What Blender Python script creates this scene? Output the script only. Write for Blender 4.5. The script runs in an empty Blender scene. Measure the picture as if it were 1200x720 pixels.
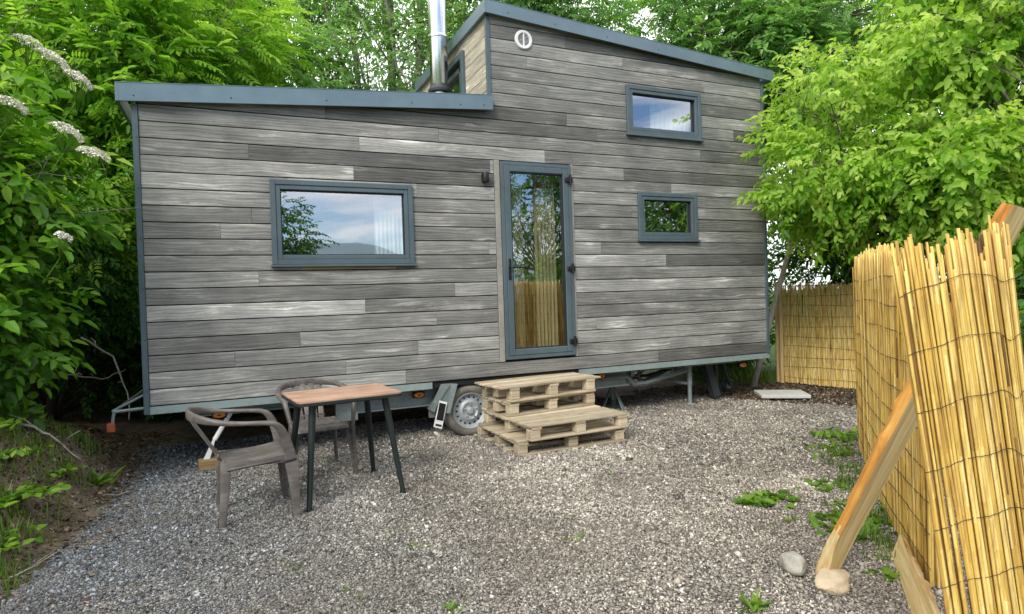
import bpy, math, random
import numpy as np
from mathutils import Vector, Matrix

random.seed(11)
RNG = np.random.default_rng(11)
PI = math.pi
scene = bpy.context.scene
col = scene.collection

# ------------------------------------------------------------------ materials
def new_mat(name):
    m = bpy.data.materials.new(name); m.use_nodes = True
    nt = m.node_tree; nt.nodes.clear()
    out = nt.nodes.new('ShaderNodeOutputMaterial')
    return m, nt, out

class NB:
    """tiny node helper"""
    def __init__(s, nt): s.nt = nt
    def n(s, t, **kw):
        nd = s.nt.nodes.new(t)
        for k, v in kw.items(): setattr(nd, k, v)
        return nd
    def set(s, sock, v):
        if hasattr(v, 'is_output'): s.nt.links.new(v, sock)
        else: sock.default_value = v
    def math(s, op, a, b=0.0, clamp=False):
        nd = s.n('ShaderNodeMath', operation=op, use_clamp=clamp)
        s.set(nd.inputs[0], a); s.set(nd.inputs[1], b); return nd.outputs[0]
    def vmath(s, op, a, b):
        nd = s.n('ShaderNodeVectorMath', operation=op)
        s.set(nd.inputs[0], a); s.set(nd.inputs[1], b); return nd.outputs[0]
    def mix(s, f, a, b, mode='MIX'):
        nd = s.n('ShaderNodeMix', data_type='RGBA', blend_type=mode)
        s.set(nd.inputs[0], f); s.set(nd.inputs[6], a); s.set(nd.inputs[7], b); return nd.outputs[2]
    def ramp(s, f, stops, interp='LINEAR'):
        nd = s.n('ShaderNodeValToRGB'); s.set(nd.inputs[0], f)
        e = nd.color_ramp.elements; nd.color_ramp.interpolation = interp
        while len(e) < len(stops): e.new(0.5)
        for i, (p, c) in enumerate(stops):
            e[i].position = p; e[i].color = (c, c, c, 1) if not hasattr(c, '__len__') else (*c[:3], 1)
        return nd.outputs[0]
    def noise(s, vec, scale, detail=4.0, rough=0.55, dist=0.0):
        nd = s.n('ShaderNodeTexNoise'); s.set(nd.inputs['Vector'], vec)
        nd.inputs['Scale'].default_value = scale; nd.inputs['Detail'].default_value = detail
        nd.inputs['Roughness'].default_value = rough; nd.inputs['Distortion'].default_value = dist
        return nd.outputs['Fac']
    def attr(s, name): return s.n('ShaderNodeAttribute', attribute_name=name).outputs['Fac']
    def obj(s): return s.n('ShaderNodeTexCoord').outputs['Object']
    def scale(s, v, sc):
        nd = s.n('ShaderNodeMapping'); s.set(nd.inputs['Vector'], v); nd.inputs['Scale'].default_value = sc
        return nd.outputs[0]
    def bump(s, h, strength=0.3, dist=0.01):
        nd = s.n('ShaderNodeBump'); s.set(nd.inputs['Height'], h)
        nd.inputs['Strength'].default_value = strength; nd.inputs['Distance'].default_value = dist
        return nd.outputs[0]
    def bsdf(s, out, color, rough=0.6, metal=0.0, normal=None, spec=0.4):
        b = s.n('ShaderNodeBsdfPrincipled')
        s.set(b.inputs['Base Color'], color if hasattr(color, 'is_output') else (*color, 1))
        s.set(b.inputs['Roughness'], rough); s.set(b.inputs['Metallic'], metal)
        b.inputs['Specular IOR Level'].default_value = spec
        if normal is not None: s.set(b.inputs['Normal'], normal)
        if out is not None: s.nt.links.new(b.outputs[0], out.inputs[0])
        return b

MATS = {}
def plain(name, color, rough=0.55, metal=0.0, var=0.18, scale=18.0, bump=0.0, spec=0.4):
    """a surface with a little procedural dirt and wear"""
    m, nt, out = new_mat(name); B = NB(nt); v = B.obj()
    f = B.noise(v, scale, 5, 0.6); g = B.noise(v, scale * 0.17, 3, 0.5)
    k = B.math('ADD', B.math('MULTIPLY', f, 0.6), B.math('MULTIPLY', g, 0.6))
    c = B.mix(B.ramp(k, [(0.35, 0.0), (0.8, 1.0)]), (*[x * (1 - var) for x in color], 1), (*[min(1, x * (1 + var)) for x in color], 1))
    r = B.math('ADD', rough - 0.08, B.math('MULTIPLY', f, 0.16))
    nrm = B.bump(f, bump, 0.004) if bump else None
    B.bsdf(out, c, r, metal, nrm, spec); MATS[name] = m; return m

def cladding_mat(key='cladding', gain=(1.0, 1.0, 1.0)):
    m, nt, out = new_mat('weathered_cladding'); B = NB(nt); v = B.obj(); t = B.attr('tint')
    off = B.n('ShaderNodeCombineXYZ'); B.set(off.inputs[0], B.math('MULTIPLY', t, 61.0)); B.set(off.inputs[2], B.math('MULTIPLY', t, 23.0))
    p = B.vmath('ADD', v, off.outputs[0])
    warp = B.noise(B.scale(p, (1.1, 1, 7)), 1.6, 3, 0.5)
    w3 = B.n('ShaderNodeCombineXYZ'); B.set(w3.inputs[2], B.math('MULTIPLY', warp, 0.09))
    pw = B.vmath('ADD', p, w3.outputs[0])
    g1 = B.noise(B.scale(pw, (0.9, 0.9, 60)), 1.6, 7, 0.62)
    g2 = B.noise(B.scale(pw, (2.6, 2.6, 230)), 1.0, 4, 0.6)
    band = B.n('ShaderNodeTexWave', bands_direction='Z'); B.set(band.inputs['Vector'], B.scale(pw, (0.12, 0.12, 1)))
    band.inputs['Scale'].default_value = 11; band.inputs['Distortion'].default_value = 5; band.inputs['Detail'].default_value = 2; band.inputs['Detail Scale'].default_value = 0.6
    blot = B.noise(B.scale(p, (1.0, 1, 3.0)), 1.7, 5, 0.6)
    big = B.noise(v, 0.9, 3, 0.5)
    fine = B.noise(B.scale(p, (40, 40, 40)), 1.0, 3, 0.6)
    x = B.math('ADD', B.math('MULTIPLY', g1, 0.46), B.math('MULTIPLY', g2, 0.36))
    x = B.math('ADD', x, B.math('MULTIPLY', band.outputs['Fac'], 0.10))
    x = B.math('ADD', x, B.math('MULTIPLY', B.math('SUBTRACT', blot, 0.5), 0.30))
    base = B.ramp(x, [(0.20, (0.076, 0.074, 0.066)), (0.40, (0.170, 0.167, 0.152)), (0.55, (0.270, 0.267, 0.248)), (0.74, (0.43, 0.426, 0.40))])
    base = B.mix(B.ramp(blot, [(0.50, 0.0), (0.72, 0.38)]), base, (0.235, 0.20, 0.16, 1))
    # silvered bare streaks follow the grain
    streak = B.ramp(B.math('ADD', B.math('MULTIPLY', g1, 0.6), B.math('MULTIPLY', blot, 0.6)), [(0.67, 0.0), (0.77, 0.55)])
    base = B.mix(streak, base, (0.66, 0.65, 0.61, 1))
    patch = B.noise(B.scale(p, (1.5, 1, 2.4)), 1.25, 5, 0.6)
    mul = B.math('ADD', 0.50, B.math('MULTIPLY', t, 0.86))
    mul = B.math('MULTIPLY', mul, B.ramp(patch, [(0.28, 0.70), (0.5, 1.0), (0.72, 1.32)]))
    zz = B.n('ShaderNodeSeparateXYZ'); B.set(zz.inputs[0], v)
    mul = B.math('MULTIPLY', mul, B.ramp(B.math('FRACT', B.math('DIVIDE', B.math('SUBTRACT', zz.outputs[2], 0.59), 0.14)), [(0.0, 0.80), (0.10, 0.97), (0.85, 1.0), (0.97, 1.20)]))  # painted rim light on each board's upper edge, painted shade on its lower
    mul = B.math('MULTIPLY', mul, B.math('ADD', 0.72, B.math('MULTIPLY', big, 0.56)))
    mul = B.math('MULTIPLY', mul, B.math('ADD', 0.88, B.math('MULTIPLY', fine, 0.24)))
    cc = B.n('ShaderNodeCombineXYZ'); [B.set(cc.inputs[i], mul) for i in range(3)]
    base = B.vmath('MULTIPLY', base, cc.outputs[0])
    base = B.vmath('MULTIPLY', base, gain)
    h = B.math('ADD', B.math('MULTIPLY', g1, 0.7), B.math('MULTIPLY', g2, 0.5))
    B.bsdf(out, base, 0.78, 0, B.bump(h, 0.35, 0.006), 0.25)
    MATS[key] = m
cladding_mat()
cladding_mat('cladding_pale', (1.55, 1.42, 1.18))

def wood_mat(name, c0, c1, c2, axis=0, rough=0.7, fine=70.0, stain=None):
    """sawn wood: grain runs along the object's x (axis 0), y or z"""
    m, nt, out = new_mat(name); B = NB(nt); v = B.obj(); t = B.attr('tint')
    off = B.n('ShaderNodeCombineXYZ'); [B.set(off.inputs[i], B.math('MULTIPLY', t, k)) for i, k in enumerate((31.0, 17.0, 23.0))]
    p = B.vmath('ADD', v, off.outputs[0])
    sc = [fine, fine, fine]; sc[axis] = 1.6
    g = B.noise(B.scale(p, tuple(sc)), 1.0, 5, 0.6, 0.3); b = B.noise(p, 5.0, 4, 0.6)
    x = B.math('ADD', B.math('MULTIPLY', g, 0.6), B.math('MULTIPLY', b, 0.4))
    c = B.ramp(x, [(0.32, c0), (0.5, c1), (0.68, c2)])
    if stain: c = B.mix(B.ramp(b, [(0.52, 0.0), (0.7, 0.7)]), c, (*stain, 1))
    mul = B.math('ADD', 0.72, B.math('MULTIPLY', t, 0.5))
    cc = B.n('ShaderNodeCombineXYZ'); [B.set(cc.inputs[i], mul) for i in range(3)]
    c = B.vmath('MULTIPLY', c, cc.outputs[0])
    B.bsdf(out, c, rough, 0, B.bump(g, 0.3, 0.004), 0.25); MATS[name] = m; return m

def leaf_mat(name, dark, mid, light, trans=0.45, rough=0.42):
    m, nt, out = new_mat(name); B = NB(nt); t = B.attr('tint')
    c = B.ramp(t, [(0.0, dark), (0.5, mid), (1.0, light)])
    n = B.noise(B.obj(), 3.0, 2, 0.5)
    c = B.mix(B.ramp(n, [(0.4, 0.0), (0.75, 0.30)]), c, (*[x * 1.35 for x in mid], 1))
    b = B.bsdf(None, c, rough, 0, None, 0.35)
    tr = B.n('ShaderNodeBsdfTranslucent')
    tc = B.vmath('MULTIPLY', c, (1.25, 1.35, 0.70)); B.set(tr.inputs[0], tc)
    mx = B.n('ShaderNodeMixShader'); mx.inputs[0].default_value = trans
    nt.links.new(b.outputs[0], mx.inputs[1]); nt.links.new(tr.outputs[0], mx.inputs[2])
    nt.links.new(mx.outputs[0], out.inputs[0]); MATS[name] = m; return m

def bark_mat(name, c0, c1):
    m, nt, out = new_mat(name); B = NB(nt); v = B.obj()
    g = B.noise(B.scale(v, (30, 30, 6)), 1.0, 6, 0.65); b = B.noise(v, 4, 3, 0.5)
    x = B.math('ADD', B.math('MULTIPLY', g, 0.6), B.math('MULTIPLY', b, 0.4))
    c = B.ramp(x, [(0.35, c0), (0.65, c1)])
    B.bsdf(out, c, 0.85, 0, B.bump(g, 0.6, 0.02), 0.15); MATS[name] = m; return m

def glass_mat():
    m, nt, out = new_mat('window_glass'); B = NB(nt)
    gl = B.n('ShaderNodeBsdfGlossy'); gl.inputs['Roughness'].default_value = 0.012; gl.inputs['Color'].default_value = (0.95, 0.97, 1.0, 1)
    n = B.noise(B.obj(), 1.1, 1, 0.4); B.set(gl.inputs['Normal'], B.bump(n, 0.045, 0.05))
    tr = B.n('ShaderNodeBsdfTransparent'); tr.inputs[0].default_value = (0.78, 0.84, 0.80, 1)
    mx = B.n('ShaderNodeMixShader'); mx.inputs[0].default_value = 0.40
    nt.links.new(tr.outputs[0], mx.inputs[1]); nt.links.new(gl.outputs[0], mx.inputs[2]); nt.links.new(mx.outputs[0], out.inputs[0])
    MATS['glass'] = m
glass_mat()

def gravel_mat():
    m, nt, out = new_mat('gravel_stones'); B = NB(nt); t = B.attr('tint'); v = B.obj()
    c = B.ramp(t, [(0.0, (0.035, 0.035, 0.036)), (0.20, (0.14, 0.136, 0.127)), (0.46, (0.315, 0.302, 0.272)), (0.70, (0.48, 0.445, 0.385)), (0.88, (0.68, 0.655, 0.60)), (1.0, (0.90, 0.88, 0.85))])
    f = B.noise(v, 150, 3, 0.6)
    c = B.mix(B.ramp(f, [(0.35, 0.35), (0.65, 0.0)]), c, (0.10, 0.09, 0.08, 1))
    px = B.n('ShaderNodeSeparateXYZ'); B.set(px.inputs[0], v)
    # bluish shade toward the bank painted into the stones; browner toward the fence
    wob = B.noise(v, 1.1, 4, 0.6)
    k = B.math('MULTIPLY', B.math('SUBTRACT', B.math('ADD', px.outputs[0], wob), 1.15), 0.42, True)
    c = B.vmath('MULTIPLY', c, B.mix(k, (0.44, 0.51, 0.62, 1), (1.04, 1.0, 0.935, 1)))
    dirt = B.ramp(B.noise(v, 0.85, 5, 0.62, 0.5), [(0.46, 0.0), (0.68, 0.5)])
    c = B.mix(dirt, c, (0.165, 0.142, 0.115, 1))
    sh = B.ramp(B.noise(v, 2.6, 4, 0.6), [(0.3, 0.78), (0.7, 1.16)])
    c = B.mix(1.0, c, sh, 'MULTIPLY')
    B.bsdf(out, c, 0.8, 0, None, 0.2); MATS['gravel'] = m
gravel_mat()

def ground_mat():
    m, nt, out = new_mat('ground_soil'); B = NB(nt); v = B.obj()
    gm = B.attr('gravel'); gr = B.attr('grass')
    n1 = B.noise(v, 7, 6, 0.65); n2 = B.noise(v, 55, 5, 0.7); n3 = B.noise(v, 1.3, 3, 0.5)
    soil = B.ramp(B.math('ADD', B.math('MULTIPLY', n1, 0.5), B.math('MULTIPLY', n2, 0.5)), [(0.34, (0.042, 0.031, 0.021)), (0.5, (0.120, 0.093, 0.063)), (0.66, (0.25, 0.20, 0.14))])
    vo = B.n('ShaderNodeTexVoronoi'); B.set(vo.inputs['Vector'], v); vo.inputs['Scale'].default_value = 75
    wn = B.n('ShaderNodeSeparateColor'); B.set(wn.inputs[0], vo.outputs['Color'])
    st = B.ramp(wn.outputs[0], [(0.0, (0.05, 0.048, 0.046)), (0.45, (0.17, 0.158, 0.138)), (0.75, (0.29, 0.255, 0.21)), (1.0, (0.50, 0.47, 0.42))])
    edge = B.ramp(vo.outputs['Distance'], [(0.35, 1.0), (0.75, 0.25)])
    st = B.mix(1.0, st, edge, 'MULTIPLY')
    st = B.mix(B.ramp(n3, [(0.45, 0.0), (0.7, 0.35)]), st, (0.12, 0.095, 0.07, 1))
    gmask = B.math('ADD', gm, B.math('MULTIPLY', B.math('SUBTRACT', n1, 0.5), 0.9))
    c = B.mix(B.ramp(gmask, [(0.42, 0.0), (0.58, 1.0)]), soil, st)
    gc = B.ramp(n2, [(0.3, (0.02, 0.045, 0.008)), (0.7, (0.07, 0.13, 0.02))])
    gmk = B.math('ADD', gr, B.math('MULTIPLY', B.math('SUBTRACT', n1, 0.5), 0.8))
    c = B.mix(B.ramp(gmk, [(0.4, 0.0), (0.6, 1.0)]), c, gc)
    h = B.math('ADD', B.math('MULTIPLY', n2, 0.5), B.math('SUBTRACT', 1.0, vo.outputs['Distance']))
    B.bsdf(out, c, 0.9, 0, B.bump(h, 0.7, 0.012), 0.15); MATS['ground'] = m
ground_mat()

def reed_mat():
    m, nt, out = new_mat('dried_reed'); B = NB(nt); t = B.attr('tint'); v = B.obj()
    c = B.ramp(t, [(0.0, (0.05, 0.018, 0.012)), (0.12, (0.36, 0.20, 0.05)), (0.4, (0.56, 0.355, 0.070)), (0.75, (0.74, 0.525, 0.135)), (1.0, (0.88, 0.71, 0.29))])
    n = B.noise(B.scale(v, (60, 60, 7)), 1.0, 4, 0.6)
    c = B.mix(B.ramp(n, [(0.36, 0.55), (0.55, 0.0)]), c, (0.33, 0.17, 0.05, 1))
    B.bsdf(out, c, 0.5, 0, None, 0.35); MATS['reed'] = m
reed_mat()

def post_mat(name, kind):
    m, nt, out = new_mat(name); B = NB(nt); v = B.obj()
    g = B.noise(B.scale(v, (45, 45, 2.2)), 1.0, 6, 0.6, 0.5); b = B.noise(B.scale(v, (9, 9, 2.5)), 1.0, 4, 0.6)
    if kind == 'round':
        c = B.ramp(B.math('ADD', B.math('MULTIPLY', g, 0.4), B.math('MULTIPLY', b, 0.6)), [(0.36, (0.16, 0.055, 0.014)), (0.46, (0.50, 0.205, 0.035)), (0.58, (0.66, 0.34, 0.075)), (0.72, (0.74, 0.50, 0.20))])
    elif kind == 'sawn':
        c = B.ramp(g, [(0.30, (0.50, 0.31, 0.11)), (0.5, (0.68, 0.50, 0.22)), (0.72, (0.80, 0.66, 0.38))])
    else:
        c = B.ramp(B.math('ADD', B.math('MULTIPLY', g, 0.4), B.math('MULTIPLY', b, 0.6)), [(0.36, (0.16, 0.075, 0.03)), (0.47, (0.45, 0.27, 0.10)), (0.6, (0.66, 0.50, 0.26)), (0.75, (0.72, 0.58, 0.35))])
    B.bsdf(out, c, 0.6, 0, B.bump(g, 0.3, 0.01), 0.3); MATS[name] = m; return m

plain('anthracite', (0.075, 0.104, 0.116), 0.42, 0.0, 0.20, 6)
plain('flashing', (0.135, 0.188, 0.216), 0.34, 0.2, 0.22, 4)
plain('dark_gasket', (0.012, 0.014, 0.016), 0.5)
plain('pale_trim', (0.26, 0.245, 0.21), 0.75, 0, 0.25, 25)
plain('backing', (0.012, 0.011, 0.010), 0.9)
plain('galvanised', (0.25, 0.285, 0.28), 0.5, 0.35, 0.22, 30)
plain('sill_metal', (0.26, 0.315, 0.30), 0.45, 0.2, 0.15, 22)
plain('dark_steel', (0.05, 0.055, 0.058), 0.5, 0.3, 0.3, 30)
plain('black_plastic', (0.010, 0.010, 0.011), 0.45)
plain('rubber', (0.15, 0.135, 0.108), 0.85, 0, 0.45, 22, 0.3)
plain('rim_steel', (0.40, 0.43, 0.435), 0.48, 0.3, 0.15, 25)
plain('mudguard', (0.17, 0.20, 0.185), 0.55, 0.1, 0.25, 14)
plain('white_plastic', (0.72, 0.72, 0.70), 0.5, 0, 0.08, 30)
plain('amber', (0.85, 0.27, 0.02), 0.3, 0, 0.2, 60)
plain('amber_core', (0.16, 0.03, 0.004), 0.3)
plain('red_lens', (0.62, 0.10, 0.05), 0.3)
plain('orange_plastic', (0.30, 0.075, 0.03), 0.5)
plain('stainless', (0.66, 0.67, 0.68), 0.22, 1.0, 0.06, 3)
plain('table_metal', (0.020, 0.028, 0.027), 0.42, 0.2, 0.2, 40)
plain('stone_grey', (0.33, 0.32, 0.27), 0.85, 0, 0.4, 22, 0.8)
plain('stone_tan', (0.50, 0.40, 0.27), 0.85, 0, 0.35, 18, 0.8)
plain('concrete', (0.50, 0.49, 0.46), 0.9, 0, 0.18, 40, 0.4)
plain('curtain', (0.72, 0.73, 0.75), 0.9, 0, 0.05, 8)
plain('door_curtain', (0.50, 0.40, 0.25), 0.9, 0, 0.12, 6)
plain('twig', (0.22, 0.17, 0.13), 0.9, 0, 0.4, 40)
plain('pale_twig', (0.40, 0.37, 0.33), 0.9, 0, 0.3, 40)
plain('wire', (0.030, 0.022, 0.018), 0.6, 0.2)
plain('flower', (0.84, 0.83, 0.72), 0.8, 0, 0.1, 40)
plain('hill', (0.17, 0.24, 0.27), 1.0, 0, 0.25, 0.05)  # distance haze is mixed into this blue-green
wood_mat('pallet_wood', (0.25, 0.19, 0.115), (0.47, 0.395, 0.275), (0.62, 0.55, 0.415), 0, 0.8, 60, (0.33, 0.23, 0.13))
wood_mat('interior_pine', (0.34, 0.19, 0.07), (0.48, 0.29, 0.11), (0.56, 0.36, 0.16), 2, 0.6, 40)
wood_mat('table_wood', (0.24, 0.135, 0.090), (0.44, 0.275, 0.19), (0.60, 0.43, 0.32), 0, 0.5, 45)
wood_mat('timber', (0.20, 0.13, 0.06), (0.34, 0.23, 0.11), (0.45, 0.33, 0.18), 0, 0.8, 60)
post_mat('post_round', 'round'); post_mat('post_sawn', 'sawn'); post_mat('log_bark', 'log')

def chair_mat():
    m, nt, out = new_mat('wood_look_plastic'); B = NB(nt); v = B.obj()
    g = B.noise(B.scale(v, (4, 22, 22)), 1.5, 4, 0.6, 0.8); b = B.noise(v, 9, 4, 0.6)
    x = B.math('ADD', B.math('MULTIPLY', g, 0.55), B.math('MULTIPLY', b, 0.45))
    c = B.ramp(x, [(0.30, (0.062, 0.052, 0.045)), (0.5, (0.118, 0.102, 0.090)), (0.70, (0.205, 0.184, 0.166))])
    B.bsdf(out, c, 0.42, 0, B.bump(g, 0.12, 0.004), 0.45); MATS['chair'] = m
chair_mat()

leaf_mat('leaf_elder', (0.026, 0.092, 0.008), (0.130, 0.310, 0.020), (0.380, 0.560, 0.070), 0.5)
leaf_mat('leaf_ash', (0.055, 0.155, 0.012), (0.215, 0.415, 0.036), (0.500, 0.660, 0.130), 0.52)
leaf_mat('leaf_dark', (0.012, 0.048, 0.006), (0.045, 0.150, 0.014), (0.140, 0.310, 0.030), 0.45)
leaf_mat('leaf_blue', (0.085, 0.185, 0.065), (0.215, 0.390, 0.120), (0.380, 0.560, 0.180), 0.55)
leaf_mat('leaf_near', (0.050, 0.145, 0.010), (0.205, 0.390, 0.028), (0.500, 0.640, 0.130), 0.52)
leaf_mat('leaf_weed', (0.040, 0.100, 0.012), (0.105, 0.220, 0.020), (0.230, 0.350, 0.040), 0.4)
leaf_mat('blade', (0.045, 0.095, 0.012), (0.100, 0.190, 0.020), (0.210, 0.290, 0.050), 0.4)
bark_mat('bark_grey', (0.10, 0.085, 0.065), (0.30, 0.265, 0.21))
bark_mat('bark_pale', (0.30, 0.275, 0.21), (0.66, 0.61, 0.50))
bark_mat('bark_dark', (0.025, 0.02, 0.015), (0.085, 0.068, 0.05))

# ------------------------------------------------------------------ objects
LOC = {}
def thing(name, label, cat, loc=(0, 0, 0), rotz=0.0, group=None):
    o = bpy.data.objects.new(name, None); col.objects.link(o)
    o.empty_display_size = 0.2
    o.location = loc; o.rotation_euler = (0, 0, rotz)
    o['label'] = label; o['category'] = cat
    if group: o['group'] = group
    LOC[o.name] = Vector(loc); return o
def tag(o, label, cat, group=None):
    o['label'] = label; o['category'] = cat
    if group: o['group'] = group
    return o

def fast_mesh(name, V, F, mat, parent=None, tint=None, smooth=False, attrs=None):
    """V (n,3), F (m,k) with constant k"""
    V = np.asarray(V, np.float32); F = np.asarray(F, np.int32); m, k = F.shape
    me = bpy.data.meshes.new(name)
    me.vertices.add(len(V)); me.vertices.foreach_set('co', V.ravel())
    me.loops.add(m * k); me.loops.foreach_set('vertex_index', F.ravel())
    me.polygons.add(m); me.polygons.foreach_set('loop_start', np.arange(0, m * k, k, dtype=np.int32))
    if smooth: me.polygons.foreach_set('use_smooth', np.ones(m, bool))
    if tint is not None:
        a = me.attributes.new('tint', 'FLOAT', 'FACE'); a.data.foreach_set('value', np.asarray(tint, np.float32))
    for nm, arr in (attrs or {}).items():
        a = me.attributes.new(nm, 'FLOAT', 'POINT'); a.data.foreach_set('value', np.asarray(arr, np.float32))
    me.update(calc_edges=True)
    me.materials.append(mat)
    o = bpy.data.objects.new(name, me); col.objects.link(o)
    if parent: o.parent = parent
    return o

class MB:
    def __init__(s): s.v = []; s.f = []; s.t = []; s.m = []
    def add(s, vs, fs, tint=0.5, mi=0):
        b = len(s.v); s.v += [tuple(p) for p in vs]
        for f in fs: s.f.append(tuple(b + i for i in f)); s.t.append(tint); s.m.append(mi)
    def box(s, a, b, tint=0.5, M=None, bev=0.0, mi=0):
        (x0, y0, z0), (x1, y1, z1) = a, b
        if x0 > x1: x0, x1 = x1, x0
        if y0 > y1: y0, y1 = y1, y0
        if z0 > z1: z0, z1 = z1, z0
        if bev <= 0:
            vs = [(x0,y0,z0),(x1,y0,z0),(x1,y1,z0),(x0,y1,z0),(x0,y0,z1),(x1,y0,z1),(x1,y1,z1),(x0,y1,z1)]
            fs = [(0,3,2,1),(4,5,6,7),(0,1,5,4),(1,2,6,5),(2,3,7,6),(3,0,4,7)]
        else:
            e = min(bev, (x1-x0)*.45, (y1-y0)*.45, (z1-z0)*.45)
            X, Y, Z = (x0, x1), (y0, y1), (z0, z1); vs = []; idx = {}
            for i in (0,1):
                for j in (0,1):
                    for k in (0,1):
                        for ax in range(3):
                            p = [X[i], Y[j], Z[k]]; d = [(e,-e)[i], (e,-e)[j], (e,-e)[k]]
                            q = [p[n] + (d[n] if n != ax else 0) for n in range(3)]
                            idx[(i,j,k,ax)] = len(vs); vs.append(tuple(q))
            fs = []
            for ax in range(3):
                o1, o2 = [(1,2),(2,0),(0,1)][ax]
                for side in (0,1):
                    q = []
                    for (u, w) in ((0,0),(1,0),(1,1),(0,1)):
                        c = [0,0,0]; c[ax] = side; c[o1] = u; c[o2] = w; q.append(idx[(*c, ax)])
                    fs.append(tuple(q) if side else tuple(q[::-1]))
                # edges parallel to ax
                for u in (0,1):
                    for w in (0,1):
                        q = []
                        for e_ in (0,1):
                            c = [0,0,0]; c[ax] = e_; c[o1] = u; c[o2] = w; q += [idx[(*c,o1)], idx[(*c,o2)]]
                        fq = (q[0], q[1], q[3], q[2]); fs.append(fq if (u == w) else fq[::-1])
            for i in (0,1):
                for j in (0,1):
                    for k in (0,1):
                        q = tuple(idx[(i,j,k,a_)] for a_ in range(3)); fs.append(q if (i+j+k) % 2 else q[::-1])
        if M is not None: vs = [tuple(M @ Vector(p)) for p in vs]
        s.add(vs, fs, tint, mi)
    def prism(s, poly, y0, y1, tint=0.5, mi=0):
        """polygon in x,z extruded along y"""
        n = len(poly)
        vs = [(x, y0, z) for x, z in poly] + [(x, y1, z) for x, z in poly]
        fs = [tuple(range(n)), tuple(range(2*n-1, n-1, -1))] + [(i, n+i, n+(i+1) % n, (i+1) % n) for i in range(n)]
        s.add(vs, fs, tint, mi)
    def tube(s, pts, rad, n=8, tint=0.5, cap=True, mi=0, squash=None):
        pts = [Vector(p) for p in pts]
        if not hasattr(rad, '__len__'): rad = [rad] * len(pts)
        d0 = (pts[1] - pts[0]).normalized(); up = Vector((0,0,1)) if abs(d0.z) < 0.9 else Vector((1,0,0))
        a = d0.cross(up).normalized(); vs = []
        for i, p in enumerate(pts):
            d = (pts[min(i+1, len(pts)-1)] - pts[max(i-1, 0)]).normalized()
            a = (a - d * a.dot(d)).normalized(); b = d.cross(a)
            for k in range(n):
                t = 2*PI*k/n; vs.append(p + (a*math.cos(t) + b*math.sin(t)) * rad[i])
        fs = [(i*n+k, i*n+(k+1) % n, (i+1)*n+(k+1) % n, (i+1)*n+k) for i in range(len(pts)-1) for k in range(n)]
        if cap: fs += [tuple(range(n-1, -1, -1)), tuple(range((len(pts)-1)*n, len(pts)*n))]
        s.add(vs, fs, tint, mi)
    def sweep(s, pts, size, side, n=12, tint=0.5, mi=0, pw=0.55):
        """superellipse section: size[i]=(w along side, h across), side = vector or list"""
        pts = [Vector(p) for p in pts]; vs = []
        for i, p in enumerate(pts):
            d = (pts[min(i+1, len(pts)-1)] - pts[max(i-1, 0)]).normalized()
            sd = Vector(side[i] if isinstance(side, list) else side); sd = (sd - d * sd.dot(d)).normalized(); b = d.cross(sd)
            for k in range(n):
                t = 2*PI*k/n; c, q = math.cos(t), math.sin(t)
                vs.append(p + sd * (math.copysign(abs(c)**pw, c) * size[i][0]/2) + b * (math.copysign(abs(q)**pw, q) * size[i][1]/2))
        fs = [(i*n+k, i*n+(k+1) % n, (i+1)*n+(k+1) % n, (i+1)*n+k) for i in range(len(pts)-1) for k in range(n)]
        fs += [tuple(range(n-1, -1, -1)), tuple(range((len(pts)-1)*n, len(pts)*n))]
        s.add(vs, fs, tint, mi)
    def lathe(s, prof, c, axis='y', n=32, tint=0.5, mi=0):
        """prof: (radius, height along axis)"""
        vs = []
        for r, h in prof:
            for k in range(n):
                t = 2*PI*k/n; a, b = r*math.cos(t), r*math.sin(t)
                vs.append((c[0]+a, c[1]+h, c[2]+b) if axis == 'y' else ((c[0]+a, c[1]+b, c[2]+h) if axis == 'z' else (c[0]+h, c[1]+a, c[2]+b)))
        fs = [(i*n+k, i*n+(k+1) % n, (i+1)*n+(k+1) % n, (i+1)*n+k) for i in range(len(prof)-1) for k in range(n)]
        s.add(vs, fs, tint, mi)
    def build(s, name, mat, parent=None, local=False, smooth=False, auto=None):
        off = Vector((0,0,0)) if (local or parent is None) else parent_loc(parent)
        me = bpy.data.meshes.new(name)
        me.from_pydata([(p[0]-off.x, p[1]-off.y, p[2]-off.z) for p in s.v], [], s.f)
        a = me.attributes.new('tint', 'FLOAT', 'FACE'); a.data.foreach_set('value', np.array(s.t, np.float32))
        for mm in (mat if isinstance(mat, (list, tuple)) else [mat]): me.materials.append(mm)
        me.polygons.foreach_set('material_index', np.array(s.m, np.int32))
        if smooth or auto: me.polygons.foreach_set('use_smooth', np.ones(len(s.f), bool))
        me.update()
        import bmesh
        bm = bmesh.new(); bm.from_mesh(me); bmesh.ops.recalc_face_normals(bm, faces=bm.faces[:]); bm.to_mesh(me); bm.free()
        if auto: me.set_sharp_from_angle(angle=math.radians(auto))
        o = bpy.data.objects.new(name, me); col.objects.link(o)
        if parent is not None: o.parent = parent
        return o
def parent_loc(p):
    v = Vector((0,0,0))
    while p is not None:
        v += LOC.get(p.name, Vector((0,0,0))); p = p.parent
    return v
M = MATS

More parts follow.
